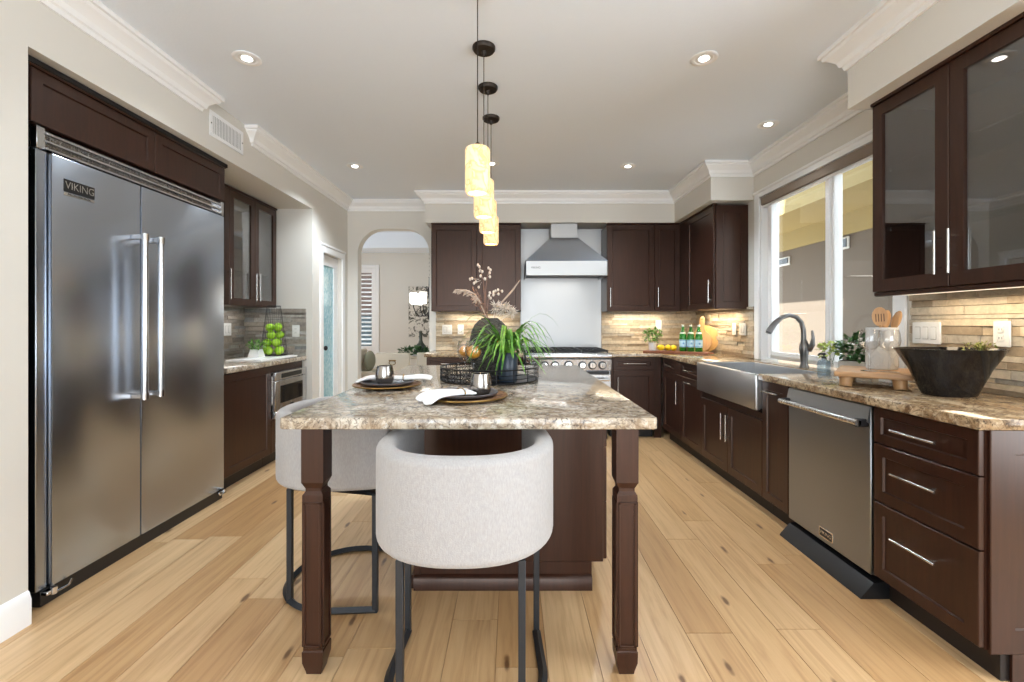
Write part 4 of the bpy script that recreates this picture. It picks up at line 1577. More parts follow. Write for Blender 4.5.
# ------------------------------------------------------------------ on the island
IZ = CT1 + 0.0005
TC = (-0.132, 2.648)
t = thing('wire_tray', 'round black wire tray holding the vase and plant on the island', 'tray', (TC[0], TC[1], IZ))
mb = MB()
RT = 0.285
for z, r_ in ((0.004, 0.0035), (0.026, 0.0022), (0.048, 0.0022), (0.076, 0.004)):
    mb.tube([(RT * math.cos(2 * PI * i / 48), RT * math.sin(2 * PI * i / 48), z) for i in range(48)], r_, 6, True)
for i in range(18):
    a = 2 * PI * i / 18
    mb.tube([(RT * math.cos(a), RT * math.sin(a), 0.002), (RT * math.cos(a), RT * math.sin(a), 0.076)], 0.003, 6)
mb.build('wire_rim', M['iron'], t)
mb = MB()      # scrolled lattice on the left half of the rim
for i in range(22):
    a = R(100 + 170 * i / 21)
    for zc in (0.020, 0.042, 0.063):
        off = R(3.8) if zc == 0.042 else 0
        pts = []
        for k in range(10):
            q = 2 * PI * k / 10
            aa = a + off + math.cos(q) * 0.012 / RT
            pts.append((RT * math.cos(aa), RT * math.sin(aa), zc + math.sin(q) * 0.011))
        mb.tube(pts, 0.0022, 5, True)
mb.build('lattice', M['iron'], t)
mb = MB().lathe([(0, 0.002), (RT - 0.002, 0.002), (RT - 0.002, 0.006), (0, 0.006)], 48)
mb.build('base', M['iron'], t)
TZ = IZ + 0.0065

t = thing('vase', 'large round charcoal woven vase standing in the wire tray', 'vase', (-0.135, 2.74, TZ))
mb = MB().lathe([(0, 0), (0.07, 0), (0.10, 0.03), (0.118, 0.09), (0.126, 0.16), (0.124, 0.22), (0.112, 0.275), (0.092, 0.315), (0.066, 0.340), (0.054, 0.346), (0.052, 0.353), (0.046, 0.353), (0.044, 0.34), (0.03, 0.32), (0, 0.31)], 36)
mb.build('body', M['rattan'], t)

t = thing('dried_flowers', 'dried pinkish stems and white-budded branches arranged in the dark vase', 'flowers', (-0.135, 2.74, TZ + 0.30))
rnd = random.Random(5)


def at_px(px, py, y=2.74):
    return Vector(((px - 512) * y / 450 + 0.135, 0, CAM_H - (py - 323) * y / 450 - (TZ + 0.30)))


# drooping plume to the left
pts = [Vector((-0.005, 0, 0.02)), at_px(479, 300), at_px(474, 294), at_px(466, 290.5), at_px(455, 290)]
mb = MB().tube(pts, [0.004, 0.005, 0.007, 0.007, 0.004], 8)
plume = mb.build('plume', M['dry'], t)
mb = MB()
for i in range(26):
    f = 0.25 + 0.75 * i / 26
    k = f * (len(pts) - 1)
    a = pts[min(int(k), 3)].lerp(pts[min(int(k) + 1, 4)], k - int(k))
    for s_ in range(2):
        mb.leaf(a, (rnd.uniform(-1, 0.1), rnd.uniform(-0.8, 0.8), rnd.uniform(-1.3, 0.2)), (0, 1, 0.2), rnd.uniform(0.02, 0.05), 0.012)
mb.build('plume_fronds', M['dry'], plume)
# budded branches
for path, buds in ((((485, 314), (484.5, 296), (483.5, 280), (479, 266)), ((478, 265), (479.5, 267), (480, 271), (482.5, 272), (480.5, 276), (472, 278.5), (470, 279), (474, 283), (476, 282), (478.5, 287), (485, 279))),
                   (((486, 314), (485.5, 290), (487, 276), (489, 269)), ((488.5, 268), (490.5, 270), (489.7, 273), (490, 277), (485, 279))),
                   (((487, 314), (488, 300), (493, 294), (502, 290)), ((489, 296), (490, 293), (493.5, 292), (493.5, 295), (495.5, 291), (498, 290), (498.5, 294), (502, 291), (490.5, 298)))):
    P = [at_px(*p) for p in path]
    for i, q in enumerate(P):
        q.y = (i * 0.012) * (-1 if path[-1][0] < 485 else 1)
    br = MB().tube(P, [0.0032, 0.0026, 0.002, 0.0014], 6).build('budded_branch', M['drystem'], t)
    mb = MB()
    for b_ in buds:
        c = at_px(*b_)
        c.y = rnd.uniform(-0.02, 0.02)
        mb.sphere(c, (0.0075, 0.0075, 0.010), 8, 6)
        k = min(P, key=lambda q: (q - c).length)
        mb.tube([c, k.lerp(c, 0.35)], 0.0009, 4)
    mb.build('buds', M['bud'], br)
# tall bare reeds
mb = MB().tube([Vector((0.01, 0, 0.03)), at_px(502, 302), at_px(512, 291), at_px(520, 280)], [0.004, 0.005, 0.006, 0.002], 8)
mb.build('reed', M['dry'], t)
mb = MB()
for q in ((473, 289), (477, 292), (480, 300), (470, 295), (482, 305)):
    mb.tube([Vector((0, 0, 0.02)), at_px(*q).lerp(Vector((0, 0, 0.02)), 0.5) + Vector((0, 0.01, 0.01)), at_px(*q)], [0.004, 0.004, 0.003], 6)
    for i in range(7):
        c = at_px(*q).lerp(Vector((0, 0, 0.02)), i * 0.1)
        mb.leaf(c, (rnd.uniform(-1, 1), rnd.uniform(-1, 1), rnd.uniform(0, 1)), (0, 1, 0), 0.028, 0.01)
mb.build('grass_stems', M['drystem'], t)
# feathery flower heads on the right
mb = MB()
for cx, cy, n_ in ((496, 307, 60), (504, 309, 70), (511, 313, 50)):
    c = at_px(cx, cy)
    c.y = -0.03
    for i in range(n_):
        d = Vector((rnd.gauss(0.35, 0.8), rnd.gauss(0, 0.8), rnd.gauss(0.35, 0.6)))
        mb.leaf(c, d, (0, 1, 0.3), rnd.uniform(0.03, 0.065), 0.007)
    mb.tube([Vector((0.01, 0, 0.0)), c], 0.003, 6)
mb.build('feathery_heads', M['bud'], t)

t = thing('potted_plant', 'bright green spider plant in a slate blue pot in front of the dark vase', 'plant', (-0.025, 2.50, TZ))
MB().lathe([(0, 0), (0.052, 0), (0.056, 0.01), (0.056, 0.155), (0.052, 0.16), (0.050, 0.14), (0, 0.14)], 32).build('pot', M['bluepot'], t)
mb = MB()
for i in range(160):
    a = rnd.uniform(0, 2 * PI)
    L_ = rnd.uniform(0.12, 0.30)
    if math.sin(a) > 0.3:
        L_ *= 0.55
    rise = L_ * rnd.uniform(1.1, 2.7)
    mb.blade((math.cos(a) * 0.018, math.sin(a) * 0.018, 0.142), a, L_, rise, min(rise * rnd.uniform(0.72, 1.12), rise + 0.09), rnd.uniform(0.007, 0.012))
for a_, L_ in ((200, 0.16), (215, 0.13), (240, 0.11), (255, 0.10), (305, 0.15), (330, 0.22), (345, 0.2)):
    mb.blade((math.cos(R(a_)) * 0.02, math.sin(R(a_)) * 0.02, 0.145), R(a_), L_, 0.12, 0.22, 0.010)
mb.build('foliage', M['leaf'], t)


def stem_glass(label, loc, h=0.17, rb=0.036, group=None):
    t = thing('wine_glass', label, 'glass', loc, 0, group)
    mb = MB().lathe([(0, 0), (rb * 0.85, 0), (rb * 0.85, 0.002), (0.006, 0.006), (0.004, h * 0.25), (0.004, h * 0.45), (rb * 0.5, h * 0.51), (rb * 0.92, h * 0.62), (rb, h * 0.74), (rb * 0.92, h * 0.9), (rb * 0.82, h), (rb * 0.79, h), (rb * 0.90, h * 0.9), (rb * 0.97, h * 0.74), (rb * 0.89, h * 0.63), (rb * 0.45, h * 0.53), (0, h * 0.5)], 28)
    mb.build('bowl_and_stem', M['wineglass'], t)
    return t


stem_glass('stemmed glass holding an orange in the tray, nearer one', (-0.212, 2.50, TZ), 0.225, 0.050)
stem_glass('stemmed glass behind the one holding the orange', (-0.272, 2.60, TZ), 0.22, 0.046)
for x, y, r_, lab in ((-0.212, 2.50, 0.040, 'whole orange sitting in the front stemmed glass'), (-0.272, 2.60, 0.034, 'orange fruit in the stemmed glass farther back')):
    t = thing('orange', lab, 'fruit', (x, y, TZ + 0.163))
    MB().sphere((0, 0, 0), (r_, r_, r_ * 0.93), 24, 14).build('peel', M['orange'], t)
    MB().lathe([(0, r_ * 0.91), (0.006, r_ * 0.92), (0.004, r_ * 0.96), (0, r_ * 0.97)], 8).build('stem_button', M['leafd'], t)


def place_setting(cx, cy, rc, rp, tx, ty, which):
    t = thing('charger_plate', 'brown woven charger under the dark plate %s' % which, 'charger', (cx, cy, IZ))
    MB().lathe([(0, 0.001), (rc * 0.6, 0.001), (rc * 0.98, 0.010), (rc, 0.014), (rc * 0.97, 0.016), (rc * 0.62, 0.008), (0, 0.008)], 48).build('woven_disc', M['charger'], t)
    MB().tube([(rc * 0.99 * math.cos(2 * PI * i / 48), rc * 0.99 * math.sin(2 * PI * i / 48), 0.014) for i in range(48)], 0.004, 6, True).build('rim_coil', M['brass'], t)
    t = thing('dinner_plate', 'charcoal plate on the woven charger %s' % which, 'plate', (cx, cy, IZ + 0.0085))
    MB().lathe([(0, 0), (rp * 0.6, 0), (rp * 0.95, 0.012), (rp, 0.02), (rp * 0.985, 0.0225), (rp * 0.9, 0.016), (rp * 0.62, 0.006), (0, 0.006)], 48).build('dish', M['plate'], t)
    t = thing('tumbler', 'stemless steel tumbler on the plate %s' % which, 'cup', (tx, ty, IZ + 0.0150))
    MB().lathe([(0, 0), (0.028, 0), (0.034, 0.003), (0.043, 0.02), (0.047, 0.04), (0.045, 0.065), (0.039, 0.095), (0.037, 0.0965), (0.0355, 0.095), (0.041, 0.065), (0.043, 0.04), (0.039, 0.02), (0.03, 0.006), (0, 0.005)], 36).build('cup', M['tumbler'], t)


place_setting(-0.205, 1.975, 0.185, 0.145, -0.135, 1.955, 'at the near stool')
place_setting(-0.645, 2.33, 0.172, 0.135, -0.65, 2.30, 'at the left side stool')


def napkin(label, path, width, loc, rz, ring_t):
    """folded cloth following path (x, z) in its local frame; pinched by a ring"""
    t = thing('napkin', label, 'napkin', loc, rz)
    n = len(path)
    mb = MB()
    rows = []
    for i, (x, z, wd) in enumerate(path):
        row = []
        for j in range(9):
            v = j / 8 - 0.5
            fold = 0.005 * math.cos(v * 4 * PI + i * 0.3)
            row.append(mb.bm.verts.new((x + 0.006 * math.sin(v * 9), v * wd * width, z + fold)))
        rows.append(row)
    for A, B in zip(rows, rows[1:]):
        for j in range(8):
            mb.bm.faces.new((A[j], A[j + 1], B[j + 1], B[j]))
    c = mb.build('cloth', M['linen'], t, 80)
    so = c.modifiers.new('thick', 'SOLIDIFY')
    so.thickness = 0.012
    so.offset = 1
    sb = c.modifiers.new('sub', 'SUBSURF')
    sb.levels = 1
    sb.render_levels = 2
    x, z, wd = path[ring_t]
    mb = MB().tube([(x, math.cos(2 * PI * k / 20) * wd * width * 0.53, z + 0.006 + math.sin(2 * PI * k / 20) * 0.017) for k in range(20)], 0.0028, 6, True)
    mb.build('napkin_ring', M['brass'], t)
    return t


napkin('white cloth napkin hanging off the plate at the near stool', [(-0.115, 0.004, 1.0), (-0.10, 0.016, 1.05), (-0.075, 0.030, 1.0), (-0.04, 0.034, 0.92), (0.0, 0.034, 0.8), (0.04, 0.032, 0.55), (0.055, 0.031, 0.5), (0.08, 0.032, 0.62), (0.10, 0.031, 0.75)], 0.15, (-0.262, 1.88, IZ), R(33), 6)
napkin('white cloth napkin across the plate at the left side stool', [(-0.19, 0.014, 1.0), (-0.15, 0.032, 1.0), (-0.10, 0.040, 0.85), (-0.04, 0.036, 0.6), (0.02, 0.034, 0.45), (0.05, 0.034, 0.45), (0.09, 0.036, 0.7), (0.13, 0.040, 0.9), (0.165, 0.038, 1.0), (0.195, 0.030, 1.0)], 0.10, (-0.625, 2.385, IZ), R(6), 5)

# ------------------------------------------------------------------ on the right counter
t = thing('serving_bowl', 'large flared black bowl on the near right counter', 'bowl', (1.99, 2.05, CT1 + 0.0005))
mb = MB()


def sup(a, n=3.0):
    c, s_ = math.cos(a), math.sin(a)
    k = (abs(c) ** n + abs(s_) ** n) ** (-1 / n)
    return c * k, s_ * k


prof = [(0.086, 0.0, 4), (0.091, 0.004, 4), (0.097, 0.02, 4), (0.142, 0.12, 3.2), (0.206, 0.21, 2.4), (0.208, 0.214, 2.4), (0.201, 0.214, 2.4), (0.133, 0.12, 3.2), (0.086, 0.022, 4)]
rings = []
for r_, z, n_ in prof:
    ring = []
    for k in range(48):
        cx, cy = sup(2 * PI * k / 48, n_)
        ring.append(mb.bm.verts.new((cx * r_, cy * r_ * 0.72, z)))
    rings.append(ring)
for A, B in zip(rings, rings[1:]):
    for k in range(48):
        mb.bm.faces.new((A[k], A[(k + 1) % 48], B[(k + 1) % 48], B[k]))
mb.bm.faces.new(list(reversed(rings[0])))
mb.bm.faces.new(rings[-1])
mb.build('bowl', M['blackcer'], t, 35)
for i, (z, r_) in enumerate(((0.13, 0.088), (0.142, 0.09), (0.154, 0.092))):
    o = MB().lathe([(0, 0), (r_ * 0.6, 0), (r_, 0.014), (r_ * 1.0, 0.017), (r_ * 0.6, 0.005), (0, 0.005)], 36, sy=0.9).build('plate', M['plate'])
    o.location = (1.94, 2.05, CT1 + z)
    o.rotation_euler = (0, R(4), 0)
    tag(o, ('bottom', 'middle', 'topmost')[i] + ' grey plate of the stack inside the black bowl', 'plate', 'plates in the black bowl')
t = thing('herb_sprig', 'small sprig of thyme poking out of the black bowl', 'herbs', (2.12, 2.04, CT1 + 0.15))
mb = MB()
for i in range(9):
    a = rnd.uniform(0, 2 * PI)
    mb.tube([(-0.04, 0, 0), (0.02 * math.cos(a), 0.03 * math.sin(a), 0.04), (0.05 * math.cos(a), 0.05 * math.sin(a), 0.07 + rnd.uniform(0, 0.02))], 0.0012, 5)
mb.build('stems', M['stem'], t)
mb = MB()
for i in range(170):
    a, q = rnd.uniform(0, 2 * PI), rnd.random()
    mb.leaf((0.055 * q * math.cos(a), 0.055 * q * math.sin(a), 0.045 + rnd.uniform(0, 0.045)), (rnd.uniform(-1, 1), rnd.uniform(-1, 1), rnd.uniform(-0.2, 1)), (0, 0, 1), 0.014, 0.008)
mb.build('leaves', mat('thyme_leaf', lin(128, 134, 66), 0.6), t)

# wooden riser
RA = R(-40)
t = thing('wooden_riser', 'low light-wood riser stand under the utensil crock', 'stand', (1.93, 2.405, CT1 + 0.0005), RA)
RW, RDp, RH = 0.155, 0.21, 0.080
MB().box(-RW, -RDp, 0.052, RW, RDp, RH, 0.006, 2).build('board', M['oakx'], t)
for sx in (-1, 1):
    for sy in (-1, 1):
        MB().tube([(sx * (RW - 0.045), sy * (RDp - 0.05), 0), (sx * (RW - 0.05), sy * (RDp - 0.06), 0.0525)], [0.026, 0.031], 16).build('leg', M['oak'], t)
RZ = CT1 + RH + 0.001

t = thing('utensil_crock', 'white ceramic utensil crock with tile pattern on the wooden riser', 'jar', (2.005, 2.44, RZ), R(-30))
mb = MB()
prof = [(0.0, 0), (0.064, 0), (0.068, 0.004), (0.069, 0.22), (0.066, 0.225), (0.062, 0.222), (0.060, 0.02), (0, 0.018)]
mb.lathe(prof, 40)
jar = mb.build('jar', M['concrete'], t)
mb = MB()
for ring in range(3):
    z0 = 0.015 + ring * 0.07
    for k in range(9):
        a = 2 * PI * (k + 0.5 * (ring % 2)) / 9
        pts = []
        for da, dz in ((-0.28, 0.018), (-0.28, 0.048), (0, 0.068), (0.28, 0.048), (0.28, 0.018), (0, 0.0)):
            pts.append((0.0692 * math.cos(a + da), 0.0692 * math.sin(a + da), z0 + dz))
        mb.tube(pts, 0.0022, 5, True)
mb.build('relief', M['concrete'], jar)


def spoon(label, base, tip, hw_, slots, yaw):
    b_, e = Vector(base), Vector(tip)
    t = thing('wooden_spoon', label, 'utensil', base)
    d = (e - b_)
    L_ = d.length
    d.normalize()
    q = d.to_track_quat('Z', 'Y').to_matrix().to_4x4()
    m_ = q @ Matrix.Rotation(yaw, 4, 'Z')
    mb = MB()
    hl = 0.105
    mb.tube([(0, 0, 0), (0, 0, L_ - hl + 0.01)], [0.0055, 0.0065], 10)
    bmesh.ops.transform(mb.bm, matrix=m_, verts=mb.bm.verts)
    mb.build('handle', M['oak'], t)
    mb = MB()
    if slots:
        out = [(hw_ * math.sin(R(a)), L_ - hl / 2 - hl / 2 * math.cos(R(a))) for a in range(0, 360, 20)]
        strips = [(-1.0, -0.62), (-0.42, -0.12), (0.12, 0.42), (0.62, 1.0)]
        mb.prism(out, -0.003, 0.003, 'y', 0)
        mb2 = MB()
        for s_ in (-0.5, -0.17, 0.17, 0.5):
            mb2.box(s_ * hw_ - 0.0022, -0.0036, L_ - hl * 0.75, s_ * hw_ + 0.0022, 0.0036, L_ - hl * 0.35)
        bmesh.ops.transform(mb2.bm, matrix=m_, verts=mb2.bm.verts)
        bmesh.ops.transform(mb.bm, matrix=m_, verts=mb.bm.verts)
        h = mb.build('spoon_head', M['oak'], t)
        mb2.build('slots', M['stem'], h)
    else:
        mb.sphere((0, 0, L_ - hl / 2), (hw_, 0.008, hl / 2), 18, 12)
        bmesh.ops.transform(mb.bm, matrix=m_, verts=mb.bm.verts)
        mb.build('spoon_head', M['oak'], t)


spoon('slotted wooden spoon leaning left in the utensil crock', (2.01, 2.44, RZ + 0.02), (1.975, 2.42, RZ + 0.335), 0.034, True, R(25))
spoon('wide wooden spoon leaning right in the utensil crock', (2.00, 2.44, RZ + 0.02), (2.085, 2.42, RZ + 0.315), 0.027, False, R(20))
spoon('wooden spoon seen edge-on between the other two in the crock', (2.005, 2.46, RZ + 0.02), (2.05, 2.455, RZ + 0.32), 0.022, False, R(85))
stem_glass('clear wine glass on the riser, left of the pair before the crock', (1.855, 2.335, RZ), 0.215, 0.046, 'wine glasses on the riser')
stem_glass('clear wine glass on the riser, right of the pair before the crock', (1.915, 2.285, RZ), 0.215, 0.048, 'wine glasses on the riser')


def bushy(t, n, rx, ry, rz, zc, ll, lw, m, name='foliage', seed=1, stems=10, zb=0.0):
    r_ = random.Random(seed)
    mb = MB()
    for i in range(n):
        while True:
            p = Vector((r_.uniform(-1, 1), r_.uniform(-1, 1), r_.uniform(-1, 1)))
            if 0.35 < p.length < 1:
                break
        d = Vector((p.x + r_.gauss(0, 0.4), p.y + r_.gauss(0, 0.4), p.z * 0.6 + r_.gauss(0.2, 0.4)))
        mb.leaf((p.x * rx, p.y * ry, zc + p.z * rz), d, (r_.gauss(0, 0.3), r_.gauss(0, 0.3), 1), ll * r_.uniform(0.7, 1.2), lw * r_.uniform(0.8, 1.2))
    f = mb.build(name, m, t, fix=False)
    mb = MB()
    for i in range(stems):
        a = 2 * PI * i / stems
        mb.tube([(0.2 * rx * math.cos(a), 0.2 * ry * math.sin(a), zb), (0.7 * rx * math.cos(a), 0.7 * ry * math.sin(a), zc + rz * 0.4)], 0.0015, 5)
    mb.build('stems', M['leafd'], t)
    return f


t = thing('flower_pot', 'white-flowering dark green plant in a pale trough beside the riser', 'plant', (2.13, 2.77, CT1 + 0.0005), R(-60))
MB().box(-0.09, -0.05, 0, 0.09, 0.05, 0.095, 0.006).build('pot', M['concrete'], t)
MB().box(-0.082, -0.042, 0.0953, 0.082, 0.042, 0.099).build('soil', M['soil'], t)
bushy(t, 260, 0.105, 0.085, 0.085, 0.165, 0.045, 0.024, M['leafd'], seed=2, zb=0.095)
mb = MB()
r_ = random.Random(9)
for i in range(14):
    c = Vector((r_.uniform(-0.10, 0.08), -0.03 + r_.uniform(-0.06, 0.03), 0.19 + r_.uniform(-0.02, 0.05)))
    for k in range(6):
        a = 2 * PI * k / 6
        mb.leaf(c, (math.cos(a), math.sin(a) * 0.7 - 0.3, 0.5 + 0.2 * math.sin(a)), (0, 0, 1), 0.016, 0.012)
mb.build('flowers', M['petal'], t)
t = thing('soap_bottle', 'pale blue glass soap bottle with black pump behind the sink', 'bottle', (1.975, 2.85, CT1 + 0.0005))
MB().lathe([(0, 0), (0.033, 0), (0.036, 0.004), (0.036, 0.075), (0.030, 0.09), (0.012, 0.098), (0.012, 0.106), (0, 0.106)], 28).build('bottle', M['soapglass'], t)
mb = MB().cyl((0, 0, 0.1065), (0, 0, 0.118), 0.013, seg=16)
mb.cyl((0, 0, 0.118), (0, 0, 0.133), 0.004, seg=8)
mb.tube([(0.008, 0.006, 0.133), (-0.03, -0.005, 0.135), (-0.042, -0.008, 0.128)], [0.009, 0.007, 0.004], 10)
mb.build('pump', M['black'], t)
t = thing('lime_sprig', 'lime-green leafy sprig in a slim glass bud vase by the window', 'plant', (2.06, 2.915, CT1 + 0.0005))
MB().lathe([(0, 0), (0.022, 0), (0.024, 0.003), (0.020, 0.07), (0.012, 0.09), (0.011, 0.10), (0.009, 0.10), (0.009, 0.09), (0.017, 0.07), (0.02, 0.006), (0, 0.005)], 20).build('bud_vase', M['wineglass'], t)
bushy(t, 80, 0.065, 0.05, 0.055, 0.155, 0.032, 0.022, M['leafl'], seed=4, stems=6, zb=0.06)

# long board in the corner with bottles, lemons, herb pot
BA = R(-30)
BC = Vector((1.80, 4.865, CT1 + 0.0005))
ux, uy = Vector((math.cos(BA), math.sin(BA), 0)), Vector((-math.sin(BA), math.cos(BA), 0))
t = thing('serving_board', 'long reddish wooden serving board in the far right counter corner', 'board', BC, BA)
MB().box(-0.36, -0.085, 0, 0.30, 0.085, 0.026, 0.005, 2).build('slab', M['redwood'], t)
mb = MB().tube([(0.295, -0.04, 0.014), (0.33, -0.03, 0.014), (0.345, 0, 0.014), (0.33, 0.03, 0.014), (0.295, 0.04, 0.014)], 0.007, 8)
mb.build('handle', M['redwood'], t)
BZ = 0.0268


def on_board(u, v, z=0.0):
    return BC + ux * u + uy * v + Vector((0, 0, BZ + z))


t = thing('herb_pot', 'small green herb in a white pot on the long reddish board', 'plant', on_board(-0.275, 0.0))
MB().lathe([(0, 0), (0.034, 0), (0.038, 0.004), (0.045, 0.085), (0.041, 0.085), (0.038, 0.07), (0, 0.07)], 28).build('pot', M['ceramic'], t)
bushy(t, 170, 0.105, 0.09, 0.082, 0.165, 0.036, 0.024, M['leaf'], seed=6, zb=0.07)
lem = None
for u, v, lab in ((-0.185, 0.0, 'leftmost of three lemons on the long board, next to the herb pot'), (-0.115, 0.03, 'middle one of three lemons on the long board'), (-0.05, -0.01, 'lemon beside the green bottles, rightmost of three')):
    p = on_board(u, v, 0.033)
    if lem is None:
        t = thing('lemon', lab, 'fruit', p, 0, 'lemons on the long board')
        MB().lathe([(0, -0.046), (0.006, -0.044), (0.012, -0.038), (0.027, -0.024), (0.034, 0), (0.027, 0.024), (0.012, 0.037), (0.007, 0.043), (0, 0.047)], 20).build('peel', M['lemon'], t)
        MB().lathe([(0, -0.049), (0.004, -0.047), (0.004, -0.044), (0, -0.044)], 8).build('stem_end', M['leafd'], t)
        lem = t
    else:
        t = copy_tree(lem)
        t.location = p
        t['label'] = lab
    t.rotation_euler = (R(88), 0, R(60 + 100 * u * 10))
bot = None
for u, lab in ((0.045, 'green glass water bottle, leftmost of three next to the lemons'), (0.125, 'green glass water bottle in the middle of three'), (0.205, 'green glass water bottle nearest the cutting boards')):
    p = on_board(u, 0.0)
    if bot is None:
        t = thing('water_bottle', lab, 'bottle', p, R(-10), 'green water bottles on the long board')
        MB().lathe([(0, 0), (0.034, 0), (0.037, 0.004), (0.0375, 0.15), (0.034, 0.18), (0.022, 0.215), (0.015, 0.24), (0.0135, 0.262), (0, 0.2625)], 28).build('glass', M['bottle'], t)
        MB().lathe([(0.0138, 0.262), (0.0142, 0.263), (0.0142, 0.282), (0.012, 0.285), (0, 0.285)], 20).build('cap', M['foil'], t)
        l = MB().lathe([(0.0379, 0.045), (0.0383, 0.045), (0.0383, 0.125), (0.0379, 0.125)], 28).build('label', M['label'], t)
        mb = MB().lathe([(0.0384, 0.113), (0.0386, 0.113), (0.0386, 0.119), (0.0384, 0.119)], 28)
        mb.lathe([(0.0384, 0.051), (0.0386, 0.051), (0.0386, 0.057), (0.0384, 0.057)], 28)
        mb.build('label_bands', M['labelblue'], l)
        mb = MB()
        star = []
        for k in range(10):
            r_ = 0.016 if k % 2 == 0 else 0.007
            star.append((r_ * math.sin(PI * k / 5), 0.085 + r_ * math.cos(PI * k / 5)))
        mb.prism(star, -0.0402, -0.0388, 'y')
        mb.build('label_star', M['labelblue'], l)
        MB().lathe([(0.0318, 0.188), (0.0322, 0.1875), (0.0255, 0.2065), (0.0250, 0.2065)], 28).build('neck_label', M['foil'], t)
        bot = t
    else:
        t = copy_tree(bot)
        t.location = p
        t['label'] = lab


def paddle(label, c, rz, lean, rad, h_, th, m, hole=True):
    t = thing('cutting_board', label, 'board', c, rz)
    out = [(rad * math.cos(R(a)), rad + rad * math.sin(R(a))) for a in range(-240, 61, 10)]
    nk = 0.026
    out = [(rad * math.cos(R(a)), rad + rad * math.sin(R(a))) for a in range(115, 426, 10)]
    out = [(rad * 1.0 * math.cos(R(a)), rad + rad * math.sin(R(a))) for a in range(-245, 66, 10)]
    zt = 2 * rad
    out += [(nk * 1.3, zt + 0.02), (nk, zt + 0.05)] + [(nk * math.cos(R(a)), h_ - nk + nk * math.sin(R(a))) for a in range(0, 181, 20)] + [(-nk, zt + 0.05), (-nk * 1.3, zt + 0.02)]
    if not hole:
        out = [(rad * math.cos(R(a)), rad + rad * math.sin(R(a))) for a in range(0, 360, 8)]
    b = MB().prism(out, -th, 0, 'y', 0.002).build('paddle', m, t)
    b.rotation_euler = (-lean, 0, 0)
    if hole:
        k = MB().cyl((0, -th - 0.001, h_ - nk), (0, -th + 0.002, h_ - nk), 0.009, seg=14).build('hang_hole', M['stem'], b)
    return t


paddle('pale round paddle cutting board with a hole in its handle, leaning in the corner', (2.085, 4.985, CT1 + 0.003), R(-45), R(10), 0.122, 0.40, 0.018, M['oak'])
paddle('round golden cutting board behind the pale paddle board', (2.155, 5.015, CT1 + 0.003), R(-45), R(9), 0.150, 0.335, 0.02, M['bamboo'], False)

# ------------------------------------------------------------------ on the left counter
o = MB().box(-0.15, -0.32, 0, 0.15, 0.32, 0.02, 0.006, 2).build('marble_board', M['marble'], None, loc=(-2.245, 4.08, CT1 + 0.0005))
tag(o, 'white marble board under the apple basket in the left alcove', 'board')
MZ = CT1 + 0.021
t = thing('wire_basket', 'tall tapered black wire basket full of green apples', 'basket', (-2.265, 4.28, MZ))
mb = MB()
hh = 0.47


def rad_at(z):
    return 0.118 - (0.118 - 0.058) * (z / hh)


for z in (0.004, 0.10, 0.22, 0.34, hh):
    mb.tube([(rad_at(z) * math.cos(2 * PI * i / 32), rad_at(z) * math.sin(2 * PI * i / 32), z) for i in range(32)], 0.003 if z in (0.004, hh) else 0.0012, 6, True)
for i in range(26):
    a = 2 * PI * i / 26
    mb.tube([(rad_at(0) * math.cos(a), rad_at(0) * math.sin(a), 0.004), (rad_at(hh) * math.cos(a), rad_at(hh) * math.sin(a), hh)], 0.0011, 5)
for i in range(5):
    y = -0.08 + 0.04 * i
    xx = math.sqrt(0.118 ** 2 - y * y)
    mb.tube([(-xx, y, 0.004), (xx, y, 0.004)], 0.0012, 5)
mb.build('wire_cage', M['iron'], t)
ap_pos = [(0.065, -0.035, 0.047), (-0.01, -0.07, 0.047), (-0.07, 0.01, 0.047), (0.03, 0.055, 0.047), (-0.045, -0.035, 0.118), (0.045, -0.045, 0.122), (0.01, 0.045, 0.122),
          (0.0, -0.045, 0.193), (-0.045, 0.03, 0.19), (0.042, 0.025, 0.195), (-0.03, -0.012, 0.264), (0.045, -0.012, 0.268)]
ap_lab = ['green apple at the bottom right of the wire basket, toward the camera', 'green apple at the bottom front of the wire basket', 'green apple at the bottom left of the wire basket', 'green apple at the bottom back of the wire basket',
          'green apple in the second layer left of the wire basket', 'green apple in the second layer right of the wire basket', 'green apple in the second layer at the back of the wire basket',
          'green apple in the third layer at the front of the wire basket', 'green apple in the third layer at the left of the wire basket', 'green apple in the third layer at the right of the wire basket',
          'green apple on top of the pile in the wire basket, left one', 'green apple on top of the pile in the wire basket, right one']
app = None
for (x, y, z), lab in zip(ap_pos, ap_lab):
    p = (-2.265 + x, 4.28 + y, MZ + z)
    if app is None:
        t = thing('apple', lab, 'fruit', p, 0, 'green apples in the wire basket')
        MB().lathe([(0, -0.030), (0.012, -0.035), (0.028, -0.027), (0.038, -0.004), (0.039, 0.010), (0.031, 0.029), (0.018, 0.036), (0.007, 0.032), (0, 0.026)], 22).build('skin', M['apple'], t)
        MB().tube([(0, 0, 0.025), (0.002, 0, 0.04), (0.005, 0, 0.048)], 0.0016, 6).build('stalk', M['stem'], t)
        app = t
    else:
        t = copy_tree(app)
        t.location = p
        t['label'] = lab
    t.rotation_euler = (rnd.uniform(-0.7, 0.7), rnd.uniform(-0.7, 0.7), rnd.uniform(0, 6))
t = thing('planter', 'small green plant in a white tapered pot left of the apple basket', 'plant', (-2.32, 4.085, MZ))
mb = MB()
V0 = [mb.bm.verts.new((sx * 0.052, sy * 0.052, 0)) for sx, sy in ((-1, -1), (1, -1), (1, 1), (-1, 1))]
V1 = [mb.bm.verts.new((sx * 0.036, sy * 0.036, 0.07)) for sx, sy in ((-1, -1), (1, -1), (1, 1), (-1, 1))]
